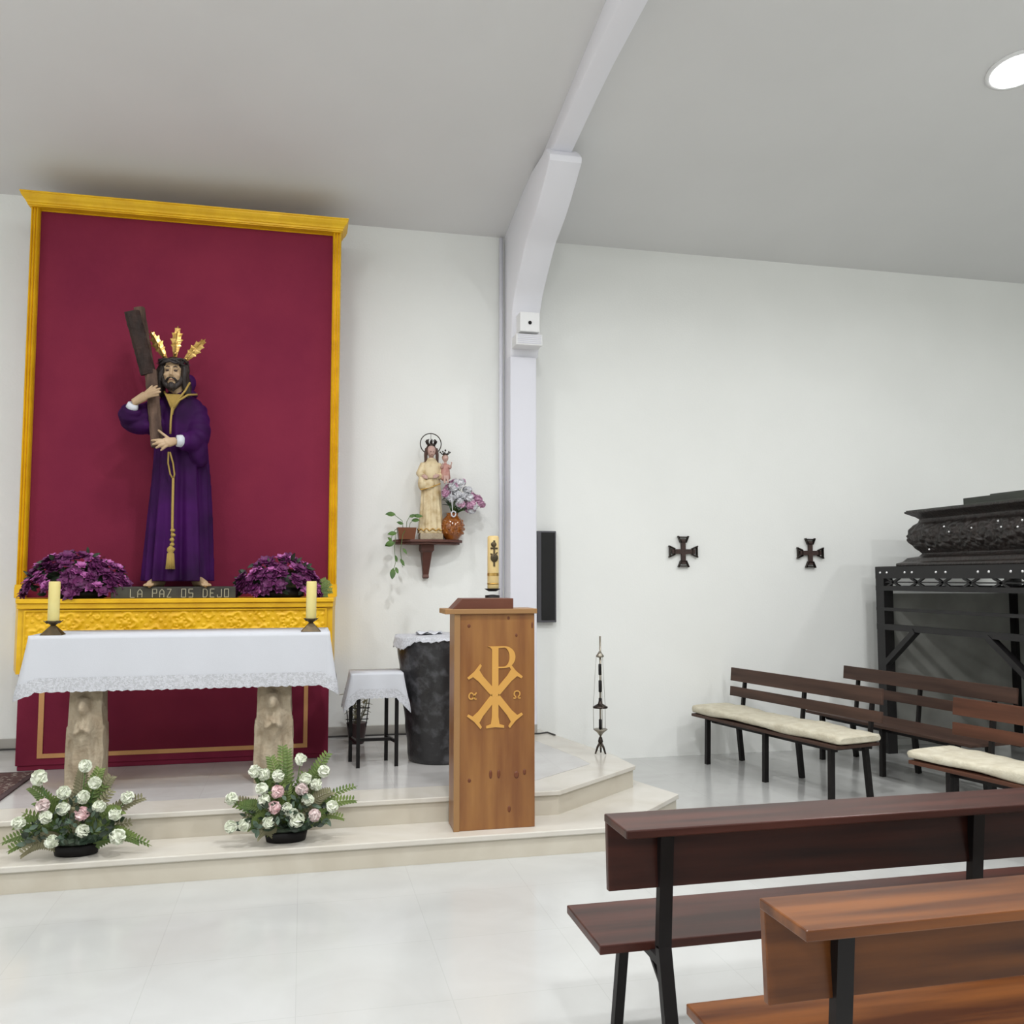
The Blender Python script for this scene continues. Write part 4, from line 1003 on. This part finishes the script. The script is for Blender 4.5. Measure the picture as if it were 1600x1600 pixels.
MB().lathe([(.012, .01), (.03, -.005), (.038, -.05), (.045, -.12), (.03, -.14), (.005, -.14)], tuple(c + Vector((0, -.01, 0))), 20, sy=.8).tube([tuple(c + Vector((-.02, -.01, -.01))), tuple(c + Vector((-.036, -.032, -.03)))], .016, 10).tube([tuple(c + Vector((.02, -.01, -.01))), tuple(c + Vector((.04, -.032, -.03)))], .016, 10).obj('child_robe', 'rose', vg)
mb = MB()
mb.ell(tuple(c + Vector((0, .008, .062))), (.029, .027, .031))
mb.obj('child_hair', mat('fair_hair', s2l(150, 120, 88), .6), vg)
mb = MB(); mb.lathe([(.024, 0), (.026, .01), (.024, .012)], tuple(c + Vector((0, 0, .085))), 14, caps=False)
for k in range(5):
    a = 2 * PI * k / 5 + .3; p = c + Vector((.025 * math.cos(a), .025 * math.sin(a), .09)); q = p + Vector((.02 * math.cos(a), .012 * math.sin(a), .02)); mb.tube([tuple(p), tuple(q)], .004, 6); mb.ell(tuple(q), (.007,) * 3, n=6)
mb.ell(tuple(c + Vector((0, 0, .125))), (.008, .006, .010), n=8)
mb.obj('child_crown', 'darkmetal', vg)

# vase with bouquet on the shelf
va = empty('flower_vase', (1.265, 7.745, 1.98), 'round amber glass vase of pink, mauve and white flowers on the wall shelf', 'vase')
MB().lathe([(.055, 0), (.06, .004), (.092, .05), (.106, .10), (.100, .15), (.075, .19), (.05, .215), (.055, .235), (.045, .235), (.04, .215), (.01, .2)], n=32).obj('vase_body', 'amber', va)
mb = MB()
for k in range(11):
    for r_ in range(4):
        a = 2 * PI * (k + .5 * (r_ % 2)) / 11; zz = .06 + r_ * .035; rr = [.098, .106, .103, .09][r_]
        mb.ell((rr * .95 * math.cos(a), rr * .95 * math.sin(a), zz), (.013, .013, .014), n=8)
mb.obj('glass_bosses', 'amber', va)
mb = MB(); mb.tube([(-.02, -.07, .42), (-.022, -.105, .34), (-.015, -.105, .26), (-.012, -.1, .24)], .004, 6)
pts = [(-.005 + .019 * math.cos(a), -.1, .222 + .024 * math.sin(a)) for a in [2 * PI * k / 16 for k in range(17)]]
mb.tube(pts, .006, 6)
mb.obj('hanging_medal', 'whitef', va)
rnd = random.Random(21)
mb = MB()
for k in range(40):
    a = rnd.uniform(0, 6.28); d = Vector((math.cos(a) * .9 + .45, math.sin(a) * .5 - .3, rnd.uniform(-.1, .8)))
    leaf(mb, (.03 + .05 * math.cos(a), -.02, .26 + rnd.uniform(0, .12)), d, .09, .035, droop=.3)
mb.obj('foliage', 'euca', va, recalc=False)
mb = MB()
spots = []
for k in range(48):
    u = rnd.uniform(0, 1); a = rnd.uniform(0, 2 * PI); r_ = math.sqrt(rnd.random())
    spots.append((.085 + .17 * r_ * math.cos(a), -.045 + rnd.uniform(-.05, .03), .385 + .115 * r_ * math.sin(a) - .3 * .17 * r_ * math.cos(a)))
spots += [(-.04, -.03, .46), (-.015, -.04, .49), (-.03, -.04, .43), (.01, -.03, .5)]
for x, y, z_ in spots: mb.tube([(0, 0, .22), (x * .5, y * .5, .26 + .3 * (z_ - .26)), (x, y + .01, z_ - .01)], .0022, 5)
mb.obj('stems', 'leaf', va)
for k, (x, y, z_) in enumerate(spots):
    mm = 'mauve' if (x > .2 or k >= 48 or k % 5 == 0) else ('pinkf' if k % 4 == 0 else 'whitef')
    o = petal_ball((0, 0, 0), rnd.uniform(.030, .042), rnd, 18).obj('flower', mm, va, recalc=False)
    o.location = (x, y, z_); d = Vector((x - .05, -.3, z_ - .3)).normalized(); o.rotation_euler = d.to_track_quat('Z', 'Y').to_euler()

# trailing plant on the shelf
tp = empty('trailing_plant', (.86, 7.70, 1.98), 'trailing green plant in a brown square pot at the left end of the wall shelf', 'plant')
MB().add([(-.065, -.05, .0), (.065, -.05, 0), (.065, .05, 0), (-.065, .05, 0), (-.08, -.06, .1), (.08, -.06, .1), (.08, .06, .1), (-.08, .06, .1), (-.068, -.05, .1), (.068, -.05, .1), (.068, .05, .1), (-.068, .05, .1), (-.06, -.045, .085), (.06, -.045, .085), (.06, .045, .085), (-.06, .045, .085)],
         [(3, 2, 1, 0), (0, 1, 5, 4), (1, 2, 6, 5), (2, 3, 7, 6), (3, 0, 4, 7), (4, 5, 9, 8), (5, 6, 10, 9), (6, 7, 11, 10), (7, 4, 8, 11), (8, 9, 13, 12), (9, 10, 14, 13), (10, 11, 15, 14), (11, 8, 12, 15), (12, 13, 14, 15)]).obj('pot', 'terra', tp)
mb = MB(); lv = MB()
vines = [[(-.03, 0, .09), (-.04, -.02, .16), (-.11, -.03, .21)], [(.0, 0, .09), (.0, -.02, .15), (.03, -.03, .21), (.06, -.04, .2)], [(.02, 0, .09), (.03, -.02, .14), (.05, -.04, .16)],
         [(-.05, 0, .1), (-.10, -.04, .08), (-.13, -.05, .02), (-.14, -.05, -.06)], [(-.05, -.02, .1), (-.10, -.08, .04), (-.11, -.09, -.08), (-.10, -.09, -.2), (-.12, -.09, -.28)], [(0, -.03, .1), (-.04, -.09, .04), (-.06, -.09, -.1), (-.04, -.09, -.24)]]
for v_ in vines:
    mb.tube(v_, .0025, 5)
leaves_ = [((-.10, -.03, .21), (-1, -.2, .05), .085, .05), ((.05, -.04, .2), (1, -.2, .0), .085, .042), ((.04, -.03, .16), (1, -.3, .1), .07, .04), ((.02, -.04, .19), (.8, -.3, .3), .06, .035),
           ((-.09, -.05, .05), (-1, -.3, -.1), .08, .045), ((-.11, -.06, -.03), (-1, -.4, -.35), .09, .06), ((-.12, -.06, -.04), (-.9, -.5, -.1), .075, .045), ((-.10, -.09, -.14), (.2, -.2, -1), .06, .025), ((-.06, -.09, -.17), (.6, -.2, -1), .07, .03),
           ((-.04, -.09, -.08), (.6, -.2, -.8), .06, .026), ((-.12, -.09, -.25), (-.1, -.3, -1), .095, .05), ((-.10, -.09, -.24), (.4, -.3, -1), .06, .03), ((-.13, -.05, -.02), (-.5, -.2, .5), .05, .03), ((-.03, -.02, .13), (-1, -.2, .3), .06, .035)]
for p, d, l_, w_ in leaves_: leaf(lv, p, d, l_, w_, nrm=(0, -.9, .5), droop=.12)
mb.obj('vines', 'leaf', tp); lv.obj('leaves', 'leaf', tp, recalc=False)

# ------------------------------------------------------------------ fittings on the pillar
bx = empty('white_pillar_speaker', (1.90, 7.60, 3.8), 'small white square box with a dark round hole high on the pillar', 'wall speaker')
MB().box(-.09, .09, -.13, .02, .0, .175).obj('housing', 'plast', bx, bevel=.008)
MB().lathe([(1, 0), (1, .003), (.7, .004)], n=20).obj('sensor_eye', 'black', bx)
o = bx.children[-1]; o.rotation_euler = (R(90), 0, 0); o.scale = (.016, .016, 1); o.location = (.0, -.1305, .08)
bl = empty('louvred_unit', (1.90, 7.60, 3.68), 'white louvred box just under the square speaker box on the pillar', 'wall lamp')
MB().box(-.125, .115, -.13, .03, .0, .10).obj('housing', 'plast', bl, bevel=.008)
mb = MB()
for k in range(5): mb.box(-.112, .102, -.136, -.128, .016 + .017 * k, .024 + .017 * k)
mb.obj('louvres', 'white', bl)

# dark panel on the wall next to the pillar
dp = empty('wall_display_panel', (2.145, 7.9, 1.25), 'tall narrow black glass panel in a grey frame on the wall right of the pillar', 'display panel')
rel(MB().box(2.06, 2.235, 7.835, 7.9, 1.25, 2.075), 'casing', 'greyframe', dp, bevel=.004)
rel(MB().box(2.095, 2.222, 7.830, 7.836, 1.27, 2.06), 'glass', 'screen', dp)

# wall crosses
def wall_cross(x, z, label, s=1):
    t = empty('wall_cross', (x, 7.9, z), label, 'cross', group='dark consecration crosses on the wall')
    k = .117 * s
    MB().box(-k, k, -.03, -.006, -.022 * s, .022 * s).box(-.022 * s, .022 * s, -.0305, -.0055, -k, k).obj('wooden_cross', mat('dark_cross_wood' + str(x), s2l(66, 46, 40), .6, c2=s2l(50, 34, 30), nscale=30), t, bevel=.002)
    for a in range(4):
        mb = MB(); an = a * PI / 2; ca, sa = math.cos(an), math.sin(an)
        def P(u, v): return (u * ca - v * sa, u * sa + v * ca)
        def seg(p, q, w_): (a1, b1), (a2, b2) = P(*p), P(*q); mb.bar((a1, -.02, b1), (a2, -.02, b2), w_, .03, up=(0, 1, 0))
        q = s
        seg((.085 * q, -.026 * q), (.146 * q, -.052 * q), .010 * q); seg((.085 * q, .026 * q), (.146 * q, .052 * q), .010 * q); seg((.137 * q, -.052 * q), (.137 * q, .052 * q), .009 * q); seg((.09 * q, -.03 * q), (.09 * q, .03 * q), .008 * q)
        mb.obj('metal_tip', 'darkmetal', t)
    MB().tube([(0, -.007, 0), (0, 0, 0)], .01, 8).obj('mount', 'darkmetal', t)
wall_cross(3.495, 1.898, 'dark wooden cross with flared metal tips on the wall, nearer the pillar')
wall_cross(4.83, 1.893, 'dark wooden cross with flared metal tips on the wall, nearer the carved black platform', .98)

# ------------------------------------------------------------------ censer stand
cs = empty('censer_stand', (2.245, 6.65, .3), 'slender metal censer stand with chains at the right edge of the platform', 'censer stand')
mb = MB()
for k in range(3):
    a = 2 * PI * k / 3 + 1.2; mb.tube([(0, 0, .10), (.025 * math.cos(a), .025 * math.sin(a), .06), (.045 * math.cos(a), .045 * math.sin(a), .008)], [.008, .009, .006], 8)
mb.lathe([(.012, .08), (.02, .10), (.012, .13)], n=14); mb.obj('tripod_foot', 'darkmetal', cs)
mb = MB(); mb.tube([(0, 0, .05), (.002, 0, .9)], .008, 10); mb.obj('shaft', 'silver', cs)
for z0_, z1_ in ((.19, .27), (.385, .43), (.47, .565), (.60, .69)): MB().lathe([(.006, z0_), (.0125, z0_ + .006), (.0125, z1_ - .006), (.006, z1_)], n=12).obj('dark_grip', 'black', cs)
MB().lathe([(.012, .145), (.02, .16), (.04, .178), (.056, .19), (.054, .193), (.01, .185)], n=24).obj('lower_bowl', 'silver', cs)
MB().lathe([(.012, .345), (.056, .352), (.058, .362), (.04, .372), (.018, .385), (.012, .41), (.008, .43)], n=24).obj('dark_lid', 'darkmetal', cs)
MB().lathe([(.008, .735), (.03, .742), (.031, .75), (.02, .765), (.008, .785)], n=20).obj('upper_disc', 'silver', cs)
MB().tube([(0, 0, .78), (0, 0, .87)], [.006, .0015], 8).obj('spire', 'darkmetal', cs)
mb = MB()
for k in range(3):
    a = 2 * PI * k / 3 + .5; mb.tube([(.053 * math.cos(a), .053 * math.sin(a), .192), (.055 * math.cos(a), .055 * math.sin(a), .36)], .0018, 5); mb.tube([(.055 * math.cos(a), .055 * math.sin(a), .36), (.03 * math.cos(a), .03 * math.sin(a), .745)], .0013, 5)
mb.obj('chains', 'silver', cs)

# ------------------------------------------------------------------ side benches
def side_bench(ox, oy, ang, s1_, cushion, label, wood, legs=(0, .77, 1.5), seed=0, cush_end=None):
    a = R(ang)
    t = empty('side_bench', (ox, oy, 0), label, 'bench', rz=a, group=None)
    # local: x = depth towards the back (t), y = -length (s)
    def B(t0, t1, sa, sb, z0, z1): return MB().box(t0, t1, -sb, -sa, z0, z1)
    B(-.06, .37, -.15, s1_, .405, .43).obj('seat', wood, t, bevel=.004)
    for (z0, z1, tt) in ((.70, .82, .412), (.565, .65, .400)):
        m = Matrix.Translation((tt, 0, (z0 + z1) / 2)) @ Matrix.Rotation(R(5), 4, 'Y')
        MB().box(-.011, .011, -s1_, .17, -(z1 - z0) / 2, (z1 - z0) / 2, m).obj('backrest_slat', wood, t, bevel=.003)
    for s in legs:
        MB().bar((0.0, -s, 0), (.01, -s, .405), .04, .035).obj('front_leg', 'iron', t)
        MB().bar((.38, -s, 0), (.34, -s, .40), .04, .035).bar((.385, -s, .36), (.44, -s, .80), .032, .024).obj('rear_leg', 'iron', t)
        MB().bar((0, -s, .39), (.36, -s, .39), .03, .03).obj('seat_support', 'iron', t)
    MB().bar((.06, -legs[0], .375), (.06, -legs[-1], .375), .025, .03).bar((.30, -legs[0], .36), (.30, -legs[-1], .36), .02, .02).obj('rail', 'iron', t)
    if cushion:
        ce = cush_end or s1_ + .02
        c = empty('bench_cushion', (ox, oy, .43), cushion, 'cushion', rz=a)
        rnd = random.Random(seed)
        def cf(u, v):
            # closed section loop along v
            s = -.18 + (ce + .18) * v; an = 2 * PI * u
            k = 1 / max(abs(math.cos(an)), abs(math.sin(an))) ** .85
            hw = .215 + .01 * math.sin(s * 7 + seed); hh = .032 + .006 * math.sin(s * 5 + seed * 2) + .004 * math.sin(s * 13)
            e = min(v, 1 - v) * (ce + .18); q = min(1, (e / .02) ** .5) if e < .02 else 1
            lift = (.018 * math.exp(-((s - ce + .25) / .12) ** 2) if seed == 2 else .0)
            return (.165 + hw * math.cos(an) * k * (.9 + .1 * q), -s, .036 + lift * 0 + hh * math.sin(an) * k * (.6 + .4 * q) + .004 * math.sin(s * 31) * max(0, math.sin(an)))
        mb = MB(); mb.grid(cf, 28, 70, close_u=True); mb.f.append(tuple(reversed(range(28)))); mb.f.append(tuple(69 * 28 + j for j in range(28)))
        zmin = min(v[2] for v in mb.v); mb.v = [(x, y, max(z_, .002)) for x, y, z_ in mb.v]
        mb.obj('padding', 'cushion', c)
    return t
side_bench(3.53, 7.50, 11.1, 1.62, 'long cream cushion on the side bench nearest the pillar', 'dark slatted bench with cream cushion along the white wall side, nearest the pillar', 'benchw', seed=1)
side_bench(4.64, 7.45, 7, 1.72, None, 'uncushioned dark slatted bench standing in front of the black trolley frame', 'benchw', legs=(0, .75, 1.5))
side_bench(4.07, 5.23, 11.1, 1.62, 'cream cushion on the side bench at the right edge of the photo', 'reddish slatted bench with cream cushion at the right edge of the photo', 'benchr', seed=2, legs=(.12, .86, 1.5))

# ------------------------------------------------------------------ processional float on its trolley
tr = empty('float_trolley', (6.1, 6.2, 0), 'tall black steel trolley frame carrying the carved processional platform', 'trolley')
XA, XB, YA, YZ = 5.39, 6.95, 4.1, 7.66
for x in (XA + .05, XB - .05):
    for y in (YZ - .06, 5.72, YA + .06):
        rel(MB().box(x - .05, x + .05, y - .06, y + .06, .0, 1.755), 'post', 'steel', tr)
for (z0, z1) in ((1.645, 1.755), (1.53, 1.575), (1.34, 1.37), (1.16, 1.215)):
    for x in (XA - .004, XB - .036): rel(MB().box(x, x + .04, YA + .002, YZ - .002, z0, z1), 'side_rail', 'steel', tr)
    for y in (YA + .01, YZ - .05): rel(MB().box(XA + .1, XB - .1, y, y + .04, z0, z1), 'end_rail', 'steel', tr)
rel(MB().box(XA, XB, YA, YZ, 1.735, 1.758), 'deck', 'steel', tr)
for x in (XA + .02, XB - .02):
    for y0, dy in ((YZ - .12, -.42), (5.78, .45), (5.66, -.42), (YA + .12, .42)):
        rel(MB().bar((x, y0, .85), (x, y0 + dy, 1.17), .05, .06, up=(1, 0, 0)), 'brace', 'steel', tr)
    for k in range(10):
        y = YA + .3 + k * .335
        rel(MB().bar((x, y - .09, 1.57), (x, y + .09, 1.65), .02, .02, up=(1, 0, 0)).bar((x, y + .09, 1.57), (x, y - .09, 1.65), .02, .02, up=(1, 0, 0)).bar((x, y - .17, 1.61), (x, y + .17, 1.61), .012, .012, up=(1, 0, 0)), 'lattice', 'steel', tr)
mb = MB()
for y in (7.58, 7.48, 7.22, 7.12, 6.8, 6.68, 6.3, 6.18, 5.95, 5.83, 5.5, 5.4):
    mb.ell((XA - .004, y, 1.70), (.012, .012, .012), n=8)
rel(mb, 'bolts', 'bolt', tr)
rel(MB().box(XB - .055, XB - .045, YA + .1, YZ - .1, .12, 1.5).box(XA + .1, XB - .1, YZ - .055, YZ - .045, .12, 1.5), 'grey_panel', 'panelg', tr)  # plain grey panels closing the far side and wall end of the frame

fl = empty('processional_float', (6.2, 5.7, 1.76), 'blackened carved wooden processional platform resting on the steel trolley', 'float')
prof = [(.16, 0), (.16, .025), (.12, .04), (.09, .075), (.02, .09), (.0, .115), (.02, .14), (.055, .18), (.085, .23), (.095, .28), (.085, .33), (.055, .375), (.02, .40), (.01, .43), (.03, .45), (.075, .475), (.10, .49), (.10, .505), (.0, .515)]
fx0, fx1, fy0, fy1 = 5.56, 6.82, 4.25, 7.20
per = []
def addedge(p, q, n_, k):
    for i in range(k): per.append((p[0] + (q[0] - p[0]) * i / k, p[1] + (q[1] - p[1]) * i / k, n_))
addedge((fx0, fy1), (fx0, fy0), (-1, 0), 320); addedge((fx0, fy0), (fx1, fy0), (0, -1), 60); addedge((fx1, fy0), (fx1, fy1), (1, 0), 60); addedge((fx1, fy1), (fx0, fy1), (0, 1), 60)
from mathutils import noise
import bisect
# dense profile
dp_ = []
for (a0, z0), (a1, z1) in zip(prof[:-1], prof[1:]):
    k = max(2, int(math.hypot(a1 - a0, z1 - z0) / .009))
    for i in range(k): dp_.append((a0 + (a1 - a0) * i / k, z0 + (z1 - z0) * i / k))
dp_.append(prof[-1])
vs = []; n = len(per)
cxm, cym = (fx0 + fx1) / 2, (fy0 + fy1) / 2
for o_, z_ in dp_:
    for (x, y, (nx, ny)) in per:
        sx_ = (fx1 - fx0) / 2; sy_ = (fy1 - fy0) / 2
        X = cxm + (x - cxm) * (sx_ + o_) / sx_; Y = cym + (y - cym) * (sy_ + o_) / sy_
        c_ = 0
        if .13 < z_ < .40:
            L_ = y * 1.0 + x * 1.0
            env = math.sin(PI * (z_ - .13) / .27) ** .5
            v1 = noise.voronoi((L_ * 13, z_ * 15, 0))[0]
            c_ = env * (.055 * (v1[1] - v1[0]) + .016 * noise.noise((L_ * 40, z_ * 40, 1)) - .012)
            c_ += env * .02 * math.exp(-((((L_ * 2.2) % 1) - .5) / .09) ** 2 - ((z_ - .30) / .05) ** 2)
        vs.append((X + nx * c_, Y + ny * c_, 1.7585 + z_))
mb = MB(); R_ = len(dp_)
mb.add(vs, [(r * n + i, r * n + (i + 1) % n, (r + 1) * n + (i + 1) % n, (r + 1) * n + i) for r in range(R_ - 1) for i in range(n)] + [tuple(reversed(range(n))), tuple((R_ - 1) * n + i for i in range(n))], True)
rel(mb, 'carved_body', 'paso', fl)
rel(MB().box(5.47, 6.91, 4.17, 7.29, 2.258, 2.274), 'cornice_board', 'pasotop', fl, bevel=.003)
rel(MB().box(5.62, 6.76, 4.3, 6.72, 2.274, 2.345).box(5.66, 6.72, 4.34, 6.45, 2.345, 2.36), 'top_platform', 'pasotop', fl, bevel=.004)
mb = MB(); rnd = random.Random(2)
for y, z_ in ((6.98, 1.905), (6.72, 2.05), (6.15, 2.11), (6.12, 2.06), (5.95, 2.05), (5.9, 2.10), (6.45, 2.07), (6.78, 2.1)): mb.ell((5.466, y, z_), (.008, .010, .010), n=8)
rel(mb, 'bright_studs', 'bolt', fl)

# ------------------------------------------------------------------ pews in front
def pew(x0, y0, L, wood, label):
    t = empty('pew', (x0, y0, 0), label, 'pew')
    MB().box(0, L, .28, .66, .42, .45).obj('seat', wood, t, bevel=.004)
    m = Matrix.Translation((0, .205, .765)) @ Matrix.Rotation(R(-3), 4, 'X')
    MB().box(0, L, -.012, .012, -.112, .105, m).obj('backrest', wood, t, bevel=.003)
    m = Matrix.Translation((0, .105, .878)) @ Matrix.Rotation(R(TILT), 4, 'X')
    MB().box(-.005, L, -.098, .110, -.013, .013, m).obj('book_ledge', wood, t, bevel=.004)
    k = 0; x = .19
    while x < L:
        MB().bar((x, .168, .86), (x, .205, .46), .045, .03).bar((x, .205, .465), (x, .10, 0), .045, .03).obj('rear_leg', 'iron', t)
        MB().bar((x, .56, .425), (x, .66, 0), .035, .035).obj('front_leg', 'iron', t)
        MB().bar((x, .19, .412), (x, .63, .412), .035, .025).bar((x, .18, .33), (x, .29, .405), .03, .012).obj('seat_bracket', 'iron', t)
        x += 1.17; k += 1
    return t
TILT = 0
pew(.965, 2.60, 2.65, 'pew', 'dark brown wooden pew with black iron legs, nearer the altar')
pew(1.075, 1.79, 2.55, 'pewo', 'orange-brown polished wooden pew in the lower right corner, closest to the camera')

# ------------------------------------------------------------------ pieces of parts sit one level deeper
def under(root, child, parent):
    kids = list(root.children); ps = [k for k in kids if k.name.split('.')[0] == parent]
    for k in kids:
        if k.name.split('.')[0] == child and ps:
            k.parent = ps[0]
for root, ch, pa in ((ret, 'braid_border', 'velvet_frontal'), (ret, 'relief_panel', 'table_body'), (le, 'knots', 'body'), (le, 'chi_rho_inlay', 'body'), (le, 'alpha_inlay', 'body'),
                     (le, 'omega_inlay', 'body'), (st, 'eye', 'figure'), (st, 'eyebrow', 'figure'), (st, 'lips', 'figure'), (st, 'beard', 'figure'), (st, 'cuff', 'robe'), (st, 'tassel', 'waist_cord'),
                     (pl, 'inscribed_word', 'board'), (pc, 'gold_band', 'wax'), (pc, 'ornament', 'wax'), (va, 'glass_bosses', 'vase_body'), (fl, 'bright_studs', 'carved_body'), (vg, 'gilt_hem', 'robe')):
    under(root, ch, pa)
